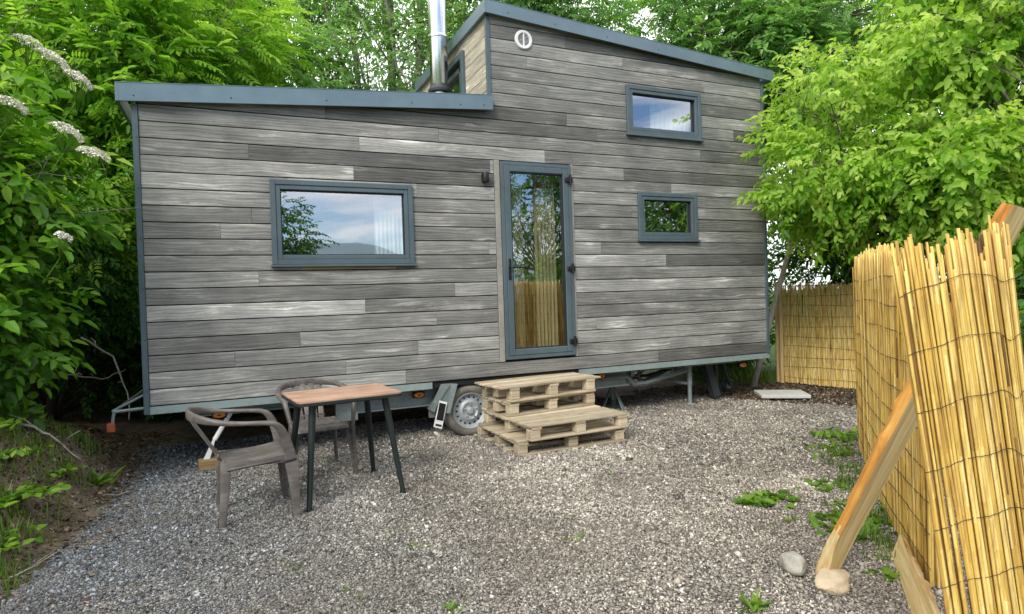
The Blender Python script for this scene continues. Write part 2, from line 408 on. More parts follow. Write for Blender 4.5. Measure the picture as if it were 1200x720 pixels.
# ================================================================== CAMERA
fpx, yaw, pitch, roll = 737.23, 0.4195, 0.0149, -0.0324
G = 0.59
fw = Vector((math.sin(yaw)*math.cos(pitch), math.cos(yaw)*math.cos(pitch), -math.sin(pitch)))
r0 = Vector((math.cos(yaw), -math.sin(yaw), 0)); u0 = r0.cross(fw)
rr = math.cos(roll)*r0 + math.sin(roll)*u0; uu = -math.sin(roll)*r0 + math.cos(roll)*u0
cd = bpy.data.cameras.new('camera'); cam = bpy.data.objects.new('camera', cd); col.objects.link(cam)
cam.matrix_world = Matrix(((rr.x, uu.x, -fw.x, 1.3871), (rr.y, uu.y, -fw.y, -6.0229), (rr.z, uu.z, -fw.z, 0.8145+G), (0,0,0,1)))
cd.sensor_fit = 'HORIZONTAL'; cd.sensor_width = 36.0; cd.lens = 36.0*fpx/1200.0; cd.clip_start = 0.05; cd.clip_end = 2000
scene.camera = cam

# ================================================================== SKY + SUN
w = bpy.data.worlds.new('World'); scene.world = w; w.use_nodes = True
nt = w.node_tree; nt.nodes.clear(); B = NB(nt)
SUN_EL, SUN_AZ = math.radians(39), math.radians(226)      # azimuth clockwise from +y
sky = B.n('ShaderNodeTexSky', sky_type='NISHITA'); sky.sun_disc = False
sky.sun_elevation = SUN_EL; sky.sun_rotation = SUN_AZ; sky.air_density = 1.0; sky.dust_density = 0.6; sky.ozone_density = 2.0
gv = B.n('ShaderNodeTexCoord').outputs['Generated']
sx = B.n('ShaderNodeSeparateXYZ'); B.set(sx.inputs[0], gv)
cl = B.noise(B.scale(gv, (1.6, 1.6, 7.0)), 1.15, 7, 0.55, 0.4)
cov = B.math('ADD', cl, B.math('MULTIPLY', sx.outputs[1], 0.26))
cov = B.math('ADD', cov, B.math('MULTIPLY', B.math('MAXIMUM', sx.outputs[2], 0.0), 0.12))
cmask = B.ramp(cov, [(0.27, 0.0), (0.40, 1.0)])
ccol = B.ramp(B.noise(B.scale(gv, (2, 2, 6)), 2.0, 4, 0.5), [(0.3, (10.4, 10.6, 11.0)), (0.7, (14.6, 14.6, 14.5))])
skyc = B.mix(1.0, sky.outputs[0], (1.15, 1.30, 1.45, 1), 'MULTIPLY')
bg = B.n('ShaderNodeBackground'); B.set(bg.inputs[0], B.mix(cmask, skyc, ccol)); bg.inputs[1].default_value = 0.15
wo = B.n('ShaderNodeOutputWorld'); nt.links.new(bg.outputs[0], wo.inputs[0])
sl = bpy.data.lights.new('sun', 'SUN'); sl.energy = 2.9; sl.angle = math.radians(22); sl.color = (1.0, 0.955, 0.88)
so = bpy.data.objects.new('sun', sl); col.objects.link(so)
sd = Vector((math.sin(SUN_AZ)*math.cos(SUN_EL), math.cos(SUN_AZ)*math.cos(SUN_EL), math.sin(SUN_EL)))
so.rotation_euler = sd.to_track_quat('Z', 'Y').to_euler(); so.location = (0, 0, 20)
scene.view_settings.view_transform = 'Standard'; scene.view_settings.look = 'None'; scene.view_settings.exposure = 0
scene.cycles.max_bounces = 8; scene.cycles.transparent_max_bounces = 12; scene.cycles.use_denoising = True

# ================================================================== GROUND
def sstep(a, b, x):
    t = np.clip((x-a)/(b-a), 0, 1); return t*t*(3-2*t)
def vnoise(x, y, s, seed=0):
    """cheap smooth value noise"""
    x = np.asarray(x, float)*s + seed*17.3; y = np.asarray(y, float)*s + seed*7.7
    xi, yi = np.floor(x), np.floor(y); fx, fy = x-xi, y-yi
    h = lambda a, b: np.modf(np.abs(np.sin(a*127.1 + b*311.7 + seed)*43758.5453))[0]
    fx = fx*fx*(3-2*fx); fy = fy*fy*(3-2*fy)
    return (h(xi,yi)*(1-fx)+h(xi+1,yi)*fx)*(1-fy) + (h(xi,yi+1)*(1-fx)+h(xi+1,yi+1)*fx)*fy
def edge_x(y):      # where the gravel meets the bank
    return np.interp(y, [-6, -3.3, -2.2, -0.67, 0.5, 1.2, 4], [-0.9, -0.05, 0.32, 0.56, 0.66, 0.6, 0.3])
def height(x, y):
    x = np.asarray(x, float); y = np.asarray(y, float)
    d = edge_x(y) - x
    near = sstep(-9, -5, y) * (1-sstep(6, 12, y))
    h = (0.56*sstep(0.0, 0.70, d) + 0.5*sstep(0.5, 1.9, d)) * (1-0.75*sstep(-0.4, 1.4, y)) * near
    rough = sstep(-0.1, 0.35, d)*near
    h = h + rough*(0.10*(vnoise(x,y,2.3,1)-0.5) + 0.05*(vnoise(x,y,6,2)-0.5))
    soilr = sstep(6.6, 8.0, x)*sstep(-1.4, 0, y)*(1-sstep(12, 20, x))
    h = h + soilr*0.05*(vnoise(x,y,3,3)-0.5) + 0.012*(vnoise(x,y,1.4,4)-0.5) + 0.008*(vnoise(x,y,5,5)-0.5)
    far = np.maximum(np.abs(x-4)-14, np.maximum(np.abs(y)-14, 0)); h = h + np.where(far > 0, np.minimum(far*0.01, 1)*(vnoise(x,y,0.03,6)-0.3), 0)
    return h
def gmask(x, y):
    g = sstep(-0.12, 0.10, x - edge_x(y))
    soil = sstep(-0.25, 0.25, (y + 1.05) - (1.05+np.interp(x, [6.6, 7.1, 7.5, 7.9, 8.4, 9.2], [2.6, 0.65, -0.25, -0.85, -1.5, -2.3]))) * sstep(6.4, 7.0, x)
    g = g*(1-soil)*(1-sstep(0.9, 1.8, y))*(1-sstep(9, 10, x))*sstep(-16, -12, y)
    return g
def axis(a, b, step, far):
    lo = a - np.geomspace(step, far, 26)[::-1]; hi = b + np.geomspace(step, far, 26)
    return np.concatenate([lo, np.arange(a, b+step/2, step), hi])
gx, gy = axis(-2.5, 10.5, 0.085, 420), axis(-6.5, 4.0, 0.085, 420)
X, Y = np.meshgrid(gx, gy); Z = height(X, Y)
nx, ny = len(gx), len(gy); ii = np.arange(nx*ny).reshape(ny, nx)
F = np.stack([ii[:-1,:-1], ii[:-1,1:], ii[1:,1:], ii[1:,:-1]], -1).reshape(-1, 4)
gr = np.maximum(sstep(7.6, 8.4, X)*sstep(0.9, 1.6, Y), np.maximum(sstep(4.6, 7, Y), np.maximum(sstep(10, 11, X), sstep(6.5, 9, -Y)*0.0 + sstep(12, 16, -Y))))
gr = np.maximum(gr, sstep(-1.6, -2.6, X) if False else sstep(1.6, 2.6, -X))
o = fast_mesh('ground', np.stack([X, Y, Z], -1).reshape(-1, 3), F, M['ground'], smooth=True, attrs={'gravel': gmask(X, Y).ravel(), 'grass': gr.ravel()})
o['kind'] = 'structure'

# distant ridge behind the photographer (seen mirrored in the panes)
xs = np.linspace(-420, 420, 90); rows = []
for k, (yy, f) in enumerate(((-190, 0.0), (-230, 0.75), (-270, 1.0), (-340, 0.0))):
    hz = 17 + 7*np.sin(xs/70+1.0) + 4*np.sin(xs/23) + 1.2*np.sin(xs/7.3)
    rows.append(np.stack([xs, np.full_like(xs, yy), hz*f - 1.0], -1))
V = np.concatenate(rows); ii = np.arange(len(V)).reshape(4, -1)
F = np.stack([ii[:-1,:-1], ii[:-1,1:], ii[1:,1:], ii[1:,:-1]], -1).reshape(-1, 4)
o = fast_mesh('hills', V, F, M['hill'], smooth=True); o['kind'] = 'structure'

# ---- loose gravel stones
def pebbles():
    N = 760000
    x = RNG.uniform(-0.2, 9.2, N); y = RNG.uniform(-5.2, 1.3, N)
    dx, dy = x-1.3871, y+6.0229; D = dx*fw.x + dy*fw.y; R = (dx*rr.x + dy*rr.y)/np.maximum(D, 0.1)
    keep = (D > 1.9) & (np.abs(R) < 1.0) & (RNG.random(N) < gmask(x, y)**0.7*np.clip(0.35+1.3*vnoise(x, y, 1.7, 12), 0.3, 1)) & (RNG.random(N) < np.clip((4.4/np.maximum(D,0.1))**1.25, 0, 1))
    # some stones strewn over the soil
    stray = (D > 1.9) & (np.abs(R) < 1.0) & (RNG.random(N) < 0.05) & (x > -0.6)
    k = keep | stray; x, y, D = x[k], y[k], D[k]; n = len(x)
    s = np.exp(RNG.normal(math.log(0.0057), 0.42, n)) * np.clip(D/4.5, 0.86, 1.15)
    base = np.array([(1,0,0),(-1,0,0),(0,1,0),(0,-1,0),(0,0,1),(0,0,-1)], float)
    V = base[None]*s[:,None,None]*RNG.uniform(0.6, 1.25, (n,6,1)) + RNG.normal(0, 0.22, (n,6,3))*s[:,None,None]
    V *= np.array([1.15, 1.0, 0.75])
    a = RNG.uniform(0, 2*PI, n); b = RNG.normal(0, 0.5, n); ca, sa, cb, sb = np.cos(a), np.sin(a), np.cos(b), np.sin(b)
    Rm = np.zeros((n,3,3)); Rm[:,0,0]=ca*cb; Rm[:,0,1]=-sa; Rm[:,0,2]=ca*sb; Rm[:,1,0]=sa*cb; Rm[:,1,1]=ca; Rm[:,1,2]=sa*sb; Rm[:,2,0]=-sb; Rm[:,2,2]=cb
    V = np.einsum('nij,nkj->nki', Rm, V)
    V += np.stack([x, y, height(x, y) + s*0.28], -1)[:,None,:]
    f = np.array([(0,2,4),(2,1,4),(1,3,4),(3,0,4),(2,0,5),(1,2,5),(3,1,5),(0,3,5)])
    F = (f[None] + (np.arange(n)*6)[:,None,None]).reshape(-1, 3)
    patch = vnoise(x, y, 1.3, 8)
    t = np.clip(RNG.beta(1.8, 2.0, n) + (patch-0.5)*0.22, 0, 0.93); wht = RNG.random(n) < 0.035; t[wht] = 1.0
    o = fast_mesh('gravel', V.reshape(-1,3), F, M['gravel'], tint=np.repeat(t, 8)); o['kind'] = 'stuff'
    tag(o, 'loose crushed grey and tan gravel covering the yard', 'gravel')
pebbles()

# ================================================================== TINY HOUSE
HX0, HX1, DEP = 0.70, 7.66, 2.5
STEP = 3.885                                    # where the tall part begins
rl = lambda x: 3.103 + (x-0.61)*(3.33-3.103)/(3.885-0.61)      # underside of the low roof edge
ru = lambda x: 4.313 + (x-3.91)*(4.048-4.313)/(7.734-3.91)     # underside of the high roof edge
house = thing('tiny_house', 'tiny house on a trailer clad in weathered grey boards with blue-grey roof edges', 'tiny house', (4.2, 1.2, 0))
BH = 0.14
W1 = (1.738, 1.767, 3.042, 2.533); W2 = (5.575, 3.230, 6.646, 3.790); W3 = (5.695, 2.023, 6.551, 2.572); DR = (3.980, 0.757, 4.814, 2.824)
openings = [W1, W2, W3, (3.914, 0.735, 4.850, 2.834)]
def subtract(rects, o_):
    out = []
    for (a, b, c, d) in rects:
        x0, z0, x1, z1 = o_
        if x1 <= a or x0 >= c or z1 <= b or z0 >= d: out.append((a,b,c,d)); continue
        if z0 > b: out.append((a, b, c, z0))
        if z1 < d: out.append((a, z1, c, d))
        lo, hi = max(b, z0), min(d, z1)
        if x0 > a: out.append((a, lo, x0, hi))
        if x1 < c: out.append((x1, lo, c, hi))
    return [r for r in out if r[2]-r[0] > 0.004 and r[3]-r[1] > 0.004]
def clip_top(rect, fn):
    a, b, c, d = rect; za, zc = fn(a), fn(c); P = [(a,b),(c,b)]
    if b >= max(za, zc): return None
    if min(za, zc) >= d: return [(a,b),(c,b),(c,d),(a,d)]
    poly = [(a,b),(c,b),(c,d),(a,d)]; res = []
    for i in range(4):
        p, q = poly[i], poly[(i+1) % 4]; fp, fq = fn(p[0])-p[1], fn(q[0])-q[1]
        if fp >= 0: res.append(p)
        if fp*fq < 0:
            t = fp/(fp-fq); res.append((p[0]+(q[0]-p[0])*t, p[1]+(q[1]-p[1])*t))
    return res if len(res) > 2 else None
# board joints: (row, x of the joint); rest random
fixed = {5: ([2.55], {0: 1.45}), 7: ([1.62], {0: 1.0}), 1: ([2.35, 6.1], {}), 2: ([1.4, 3.05], {}), 3: ([1.95, 5.1], {}), 4: ([3.25, 6.75], {}), 6: ([3.45], {})}
mb = MB(); bk = MB()
rnd = random.Random(5)
for k in range(28):
    z0, z1 = G + k*BH, G + (k+1)*BH
    if k in fixed: js, bright = fixed[k]
    else:
        js = []; x = HX0 + rnd.uniform(0.6, 3.2)
        while x < HX1 - 0.3: js.append(x); x += rnd.uniform(1.3, 3.6)
        bright = {}
    xs_ = [HX0+0.04] + js + [HX1-0.035]
    for i in range(len(xs_)-1):
        t = bright.get(i, min(1.0, max(0.0, rnd.gauss(0.46, 0.27)))); dy = rnd.uniform(-0.0015, 0.0015)
        segs = [(xs_[i]+0.0012, z0+0.010, xs_[i+1]-0.0012, z1)]
        for o_ in openings: segs = subtract(segs, o_)
        for sg in segs:
            # the step: low roof to the left, high roof to the right
            for (lo, hi, fn) in ((0, STEP+0.03, lambda x: rl(x)+0.05), (STEP+0.03, 9, lambda x: ru(x)+0.05)):
                a, c = max(sg[0], lo), min(sg[2], hi)
                if c - a < 0.004: continue
                P = clip_top((a, sg[1], c, sg[3]), fn)
                if P: mb.prism(P, dy, 0.022+dy, t)
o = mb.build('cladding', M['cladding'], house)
# solid walls behind the boards
shell = [(HX0+0.02, G, HX1-0.02, 4.9)]
for o_ in openings: shell = subtract(shell, (o_[0]+0.02, o_[1]+0.02, o_[2]-0.02, o_[3]-0.02))
for sg in shell:
    for (lo, hi, fn) in ((0, STEP+0.05, lambda x: rl(x)+0.03), (STEP+0.05, 9, lambda x: ru(x)+0.03)):
        a, c = max(sg[0], lo), min(sg[2], hi)
        if c - a < 0.004: continue
        P = clip_top((a, sg[1], c, sg[3]), fn)
        if P: bk.prism(P, 0.024, 0.10)
bk.build('wall', M['backing'], house)
# left end wall, right end wall, back wall (boarded)
ew = MB()
for k in range(19):
    z0 = G+k*BH
    if z0 < rl(HX0)+0.02: ew.box((HX0+0.02, 0.024, z0+0.007), (HX0+0.045, DEP, min(z0+BH, rl(HX0)+0.04)), rnd.gauss(0.45, 0.18))
for k in range(26):
    z0 = G+k*BH; zt = min(z0+BH, ru(HX1)+0.04)
    if zt > z0+0.01: ew.box((HX1-0.045, 0.024, z0+0.007), (HX1-0.02, DEP, zt), rnd.gauss(0.45, 0.18))
for k in range(26): ew.box((HX0+0.05, DEP-0.03, G+k*BH+0.007) if k < 18 else (STEP+0.06, DEP-0.03, G+k*BH+0.007), (HX1-0.05, DEP, G+(k+1)*BH), rnd.gauss(0.45, 0.18))
ew.build('end_cladding', M['cladding'], house)
iw = MB()
iw.box((HX0+0.05, 0.11, G), (HX0+0.10, DEP-0.035, 3.1)); iw.box((HX1-0.10, 0.11, G), (HX1-0.05, DEP-0.035, 4.0))
iw.box((HX0+0.10, DEP-0.08, G+0.06), (HX1-0.10, DEP-0.035, 3.98)); iw.box((HX0+0.06, 0.101, G+0.002), (HX1-0.06, DEP-0.04, G+0.05))
iw.build('interior_lining', M['interior_pine'], house)
# the raised part's left side wall above the low roof, with its window opening
SW = (0.66, 3.52, 1.78, 4.205)                  # y0, z0, y1, z1
sb = MB()
for k in range(8):
    z0 = 3.30 + k*BH - 0.02
    for sg in subtract([(0.026, z0+0.007, DEP, min(z0+BH, 4.36))], SW):
        if sg[3] - sg[1] > 0.01: sb.box((STEP+0.002, sg[0], sg[1]), (STEP+0.024, sg[2], sg[3]), min(1.2, rnd.gauss(0.85, 0.12)))
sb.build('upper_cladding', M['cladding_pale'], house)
# roofs
rf = MB(); fl = MB()
def slab_x(mb_, x0, x1, z0a, z0b, th, y0, y1):
    mb_.prism([(x0, z0a), (x1, z0b), (x1, z0b+th), (x0, z0a+th)], y0, y1)
slab_x(rf, HX0+0.02, STEP-0.005, rl(HX0+0.02)+0.055, rl(STEP-0.005)+0.055, 0.06, -0.045, DEP+0.04)
slab_x(rf, STEP+0.03, HX1, ru(STEP+0.03)+0.055, ru(HX1)+0.055, 0.06, -0.045, DEP+0.04)
rf.build('roof', M['flashing'], house)
T = 0.146
slab_x(fl, 0.615, STEP+0.015, rl(0.615), rl(STEP+0.015), T, -0.075, -0.05)
slab_x(fl, 0.615, STEP+0.0, rl(0.615), rl(STEP), T, DEP+0.045, DEP+0.07)
fl.prism([(0.59, rl(0.59)), (0.614, rl(0.614)), (0.614, rl(0.614)+T), (0.59, rl(0.59)+T)], -0.075, DEP+0.07)
fl.prism([(0.59, rl(0.59)+T+0.001), (STEP+0.013, rl(STEP+0.013)+T+0.001), (STEP+0.013, rl(STEP+0.013)+T+0.006), (0.59, rl(0.59)+T+0.006)], -0.078, 0.02)
for x in (0.72, 1.45, 2.25, 3.05, 3.55, 3.80): fl.lathe([(0.0, -0.079), (0.006, -0.078), (0.006, -0.074)], (x, 0, rl(x)+0.045), 'y', 8, 0.5, 1)
fl.build('low_fascia', [M['flashing'], M['dark_gasket']], house)
fu = MB()
TU = 0.130
slab_x(fu, STEP-0.02, 7.755, ru(STEP-0.02), ru(7.755), TU, -0.075, -0.05)
fu.prism([(STEP-0.045, ru(STEP)), (STEP-0.021, ru(STEP)), (STEP-0.021, ru(STEP)+TU), (STEP-0.045, ru(STEP)+TU)], -0.075, DEP+0.07)
fu.prism([(7.757, ru(7.757)), (7.78, ru(7.78)), (7.78, ru(7.78)+TU), (7.757, ru(7.757)+TU)], -0.075, DEP+0.07)
fu.prism([(STEP-0.045, ru(STEP-0.045)+TU+0.001), (7.78, ru(7.78)+TU+0.001), (7.78, ru(7.78)+TU+0.006), (STEP-0.045, ru(STEP-0.045)+TU+0.006)], -0.078, 0.02)
for x in (4.1, 4.65, 5.3, 6.0, 6.7, 7.3, 7.66): fu.lathe([(0.0, -0.079), (0.006, -0.078), (0.006, -0.074)], (x, 0, ru(x)+0.045), 'y', 8, 0.5, 1)
fu.build('high_fascia', [M['flashing'], M['dark_gasket']], house)
for (x0, x1, z0, z1) in ((HX0-0.006, HX0+0.038, G-0.06, rl(HX0)-0.002), (HX1-0.034, HX1+0.008, G-0.01, ru(HX1)-0.002), (STEP-0.012, STEP+0.032, rl(STEP)+T+0.008, ru(STEP)-0.002)):
    c = MB(); c.box((x0, -0.014, z0), (x1, 0.023, z1), 0.5, None, 0.003)
    n = int((z1-z0)/0.42)
    for i in range(n): c.lathe([(0.0, -0.018), (0.005, -0.017), (0.005, -0.013)], ((x0+x1)/2+0.008, 0, z0+0.2+i*0.42), 'y', 8, 0.5, 1)
    c.build('corner_trim', [M['anthracite'], M['dark_gasket']], house)

def rect_frame(mb_, x0, z0, x1, z1, wd, y0, y1, bev=0.004):
    mb_.box((x0, y0, z0), (x0+wd, y1, z1), .5, None, bev); mb_.box((x1-wd, y0, z0), (x1, y1, z1), .5, None, bev)
    mb_.box((x0+wd, y0, z1-wd), (x1-wd, y1, z1), .5, None, bev); mb_.box((x0+wd, y0, z0), (x1-wd, y1, z0+wd), .5, None, bev)
def window(R, sill=True, curtain=None, name='window'):
    x0, z0, x1, z1 = R; f = MB()
    rect_frame(f, x0, z0, x1, z1, 0.046, -0.026, 0.095)
    rect_frame(f, x0+0.047, z0+0.047, x1-0.047, z1-0.047, 0.040, -0.018, 0.07)
    if sill: f.box((x0-0.012, -0.05, z0-0.022), (x1+0.012, 0.024, z0-0.002), .5, None, 0.003)
    fr = f.build('window', M['anthracite'], house)
    g = MB(); rect_frame(g, x0+0.088, z0+0.088, x1-0.088, z1-0.088, 0.008, 0.012, 0.045, 0); g.build('gasket', M['dark_gasket'], fr)
    p = MB(); p.add([(x0+0.09, 0.03, z0+0.09), (x1-0.09, 0.03, z0+0.09), (x1-0.09, 0.03, z1-0.09), (x0+0.09, 0.03, z1-0.09)], [(0,1,2,3)])
    p.build('pane', M['glass'], fr)
    if curtain:
        a, b = curtain; cu = MB(); n = 40; vs = []; fs = []
        for i in range(n+1):
            x = a+(b-a)*i/n; y = 0.19 + 0.022*math.sin(i*1.35) + 0.008*math.sin(i*0.5)
            vs += [(x, y, z0-0.06), (x, y, z1+0.05)]
        for i in range(n): fs.append((2*i, 2*i+2, 2*i+3, 2*i+1))
        cu.add(vs, fs); cu.build('curtain', M['curtain'], fr, smooth=True)
    return fr
window(W1, True, (2.70, 3.05)); window(W2, True, (6.05, 6.62)); window(W3)
st = MB(); st.box((1.98, -0.006, 1.722), (2.86, 0.002, 1.743), 0.9, None, 0.001); st.build('drip_strip', M['timber'], house)

# side window of the raised part
sw = MB(); y0, z0, y1, z1 = SW
for (a, b, c, d) in ((y0, z0, y0+0.075, z1), (y1-0.075, z0, y1, z1), (y0+0.075, z1-0.075, y1-0.075, z1), (y0+0.075, z0, y1-0.075, z0+0.075)):
    sw.box((STEP-0.035, a, b), (STEP+0.08, c, d), .5, None, 0.004)
for (a, b, c, d) in ((y0+0.14, z0+0.14, y0+0.19, z1-0.14), (y1-0.19, z0+0.14, y1-0.14, z1-0.14), (y0+0.14, z1-0.19, y1-0.14, z1-0.14), (y0+0.14, z0+0.1, y1-0.14, z0+0.14)):
    sw.box((STEP-0.005, a, b), (STEP+0.07, c, d))
for (a, b, c, d) in ((y0+0.076, z0+0.076, y0+0.139, z1-0.076), (y1-0.139, z0+0.076, y1-0.076, z1-0.076), (y0+0.14, z1-0.139, y1-0.14, z1-0.076), (y0+0.14, z0+0.076, y1-0.14, z0+0.099)):
    sw.box((STEP+0.012, a, b), (STEP+0.07, c, d), .5, None, 0, 1)
fr = sw.build('window', [M['anthracite'], M['dark_gasket']], house)
p = MB(); p.add([(STEP+0.04, y0+0.18, z0+0.12), (STEP+0.04, y1-0.18, z0+0.12), (STEP+0.04, y1-0.18, z1-0.18), (STEP+0.04, y0+0.18, z1-0.18)], [(0,1,2,3)]); p.build('pane', M['glass'], fr)
p = MB(); vs = []; fs = []
for i in range(13): vs += [(STEP+0.16+0.02*math.sin(i*1.9), y0+0.1+i*0.02, z0), (STEP+0.16+0.02*math.sin(i*1.9), y0+0.1+i*0.02, z1)]
p.add(vs, [(2*i, 2*i+2, 2*i+3, 2*i+1) for i in range(12)]); p.build('curtain', M['curtain'], fr, smooth=True)

# door
x0, z0, x1, z1 = DR
d = MB(); rect_frame(d, x0, z0, x1, z1, 0.040, -0.030, 0.09); rect_frame(d, x0+0.041, z0+0.041, x1-0.041, z1-0.041, 0.064, -0.036, 0.05, 0.006)
door = d.build('door', M['anthracite'], house)
g = MB(); rect_frame(g, x0+0.105, z0+0.105, x1-0.105, z1-0.105, 0.010, -0.024, 0.045, 0); g.build('gasket', M['dark_gasket'], door)
p = MB(); p.add([(x0+0.11, 0.0, z0+0.11), (x1-0.11, 0.0, z0+0.11), (x1-0.11, 0.0, z1-0.11), (x0+0.11, 0.0, z1-0.11)], [(0,1,2,3)]); p.build('pane', M['glass'], door)
h = MB(); hz = 1.72
h.box((x0+0.050, -0.046, hz-0.13), (x0+0.082, -0.036, hz+0.09), .5, None, 0.004)
h.tube([(x0+0.066, -0.046, hz), (x0+0.066, -0.085, hz), (x0+0.085, -0.094, hz), (x0+0.19, -0.094, hz-0.004)], [0.009, 0.009, 0.010, 0.008], 10)
h.lathe([(0.0, -0.056), (0.010, -0.054), (0.011, -0.045)], (x0+0.066, 0, hz-0.09), 'y', 12)
h.build('handle', M['black_plastic'], door, auto=40)
for zz in (0.91, 1.70, 2.66):
    hg = MB(); hg.box((x1-0.085, -0.056, zz-0.025), (x1-0.035, -0.034, zz+0.025), .5, None, 0.004); hg.tube([(x1-0.022, -0.052, zz-0.055), (x1-0.022, -0.052, zz+0.055)], 0.014, 10); hg.box((x1-0.036, -0.05, zz-0.03), (x1+0.010, -0.036, zz+0.03), .5, None, 0.003)
    hg.build('hinge', M['black_plastic'], door, auto=40)
for (a, b) in ((x0-0.062, x0-0.003), (x1+0.003, x1+0.034)):
    t = MB(); t.box((a, -0.010, z0-0.018), (b, 0.024, z1+0.012), rnd.random(), None, 0.003); t.build('door_trim', M['pale_trim'], house)
for (a_, b_) in ((x0+0.10, x0+0.33), (x1-0.36, x1-0.10)):
    cu = MB(); vs = []; n_ = 30
    for i in range(n_+1):
        xx = a_+(b_-a_)*i/n_; yy = 0.20+0.020*math.sin(i*1.25)+0.006*math.sin(i*0.4); vs += [(xx, yy, z0-0.05), (xx, yy, z1)]
    cu.add(vs, [(2*i, 2*i+2, 2*i+3, 2*i+1) for i in range(n_)]); cu.build('curtain', M['door_curtain'], door, smooth=True)
# warm room details behind the glazed door
it = MB(); it.box((4.05, 0.9, G+0.05), (4.10, 1.9, 2.7), .5); it.box((4.45, 0.55, G+0.05), (4.62, 0.62, 2.05), .8); it.box((4.1, 1.5, 1.45), (5.0, 1.95, 1.50), .6)
it.build('interior_joinery', M['interior_pine'], house)

# round vent grille
v = MB(); VX, VZ, VR = 4.302, 4.120, 0.101
v.lathe([(VR*0.66, 0.0), (VR*0.66, -0.016), (VR*0.71, -0.022), (VR*0.92, -0.022), (VR, -0.014), (VR, 0.0)], (VX, 0, VZ), 'y', 40)
v.box((VX-0.006, -0.018, VZ-VR*0.66), (VX+0.006, -0.006, VZ+VR*0.66))
vent = v.build('vent_grille', M['white_plastic'], house, auto=40)
v = MB(); v.lathe([(0.0, -0.003), (VR*0.68, -0.003)], (VX, 0, VZ), 'y', 30); v.build('vent_hole', M['black_plastic'], vent)
v = MB()
for i in range(-4, 5):
    zz = VZ+i*0.0135; hw = math.sqrt(max(0, (VR*0.66)**2-(i*0.0135)**2)); v.box((VX-hw, -0.008, zz-0.0016), (VX+hw, -0.005, zz+0.0016))
v.build('vent_louvre', M['white_plastic'], vent)
# outside wall lamp
l = MB(); l.lathe([(0.0, 0.05), (0.034, 0.05), (0.036, 0.045), (0.036, -0.045), (0.034, -0.05), (0.028, -0.05), (0.026, -0.02), (0.0, -0.02)], (3.800, -0.055, 2.640), 'z', 24); l.box((3.775, -0.03, 2.60), (3.825, 0.001, 2.68), .5, None, 0.003)
l.build('wall_lamp', M['black_plastic'], house, auto=40)

# chimney flue on the low roof
c = MB(); CX, CY = 3.655, 0.90
c.lathe([(0.085, 3.42), (0.085, 3.80)], (CX, CY, 0), 'z', 32); c.lathe([(0.099, 3.835), (0.102, 3.84), (0.102, 5.55), (0.096, 5.56)], (CX, CY, 0), 'z', 36)
c.lathe([(0.1035, 4.385), (0.106, 4.39), (0.106, 4.42), (0.1035, 4.425)], (CX, CY, 0), 'z', 36)
fl_ = c.build('flue', M['stainless'], house, auto=40)
c = MB(); c.lathe([(0.086, 3.79), (0.128, 3.775), (0.133, 3.80), (0.112, 3.835), (0.108, 3.86), (0.1025, 3.862)], (CX, CY, 0), 'z', 32); c.build('storm_collar', M['dark_steel'], fl_, auto=40)
c = MB(); c.lathe([(0.16, 5.62), (0.02, 5.72), (0.0, 5.72)], (CX, CY, 0), 'z', 32); [c.tube([(CX+0.09*math.cos(a), CY+0.09*math.sin(a), 5.54), (CX+0.12*math.cos(a), CY+0.12*math.sin(a), 5.64)], 0.006, 6) for a in (0.3, 2.4, 4.5)]; c.build('rain_cap', M['stainless'], fl_, auto=40)

# trailer: sill strip, beams
for (xa, xb) in ((HX0-0.002, 3.18), (4.86, HX1+0.002)):
    s = MB(); s.box((xa, -0.004, G-0.064), (xb, 0.02, G-0.001)); s.build('sill_strip', M['sill_metal'], house)
fp = MB(); fp.box((HX0+0.03, 0.021, G-0.058), (HX1-0.03, DEP-0.02, G-0.004)); fp.build('floor_plate', M['backing'], house)
ch = MB()
for (xa, xb, yb, zb) in ((2.28, 3.45, 0.22, 0.33), (4.86, 5.62, 0.22, 0.33), (1.0, 7.35, 2.15, 0.42), (1.0, 2.27, 0.30, 0.43), (5.63, 7.35, 0.30, 0.47)):
    ch.box((xa, yb, zb), (xb, yb+0.015, 0.52)); ch.box((xa, yb-0.05, 0.505), (xb, yb, 0.52)); ch.box((xa, yb-0.05, zb), (xb, yb, zb+0.015))
ch.box((3.2, 0.21, 0.20), (3.45, 0.24, 0.42)); ch.box((0.9, 0.55, 0.46), (1.0, 2.3, 0.525)); ch.box((7.25, 0.30, 0.46), (7.35, 2.3, 0.525))
for x in (1.9, 2.9, 4.9, 5.7, 6.5): ch.box((x, 0.236, 0.42), (x+0.05, 2.149, 0.50))
ch.box((2.26, 0.12, 0.30), (2.40, 0.20, 0.50)); ch.box((2.28, 0.10, 0.28), (2.46, 0.14, 0.36))
ch.tube([(5.25, 0.18, 0.44), (5.60, 0.18, 0.44), (5.72, 0.18, 0.33), (5.86, 0.18, 0.33), (6.5, 0.20, 0.44)], 0.028, 4)
ch.tube([(5.9, 0.3, 0.30), (6.9, 0.9, 0.46), (8.3, 1.25, 0.46)], 0.035, 6)
ch.tube([(5.9, 2.1, 0.30), (6.9, 1.6, 0.46), (8.3, 1.25, 0.46)], 0.035, 6)
ch.build('chassis', M['galvanised'], house)
dk = MB()
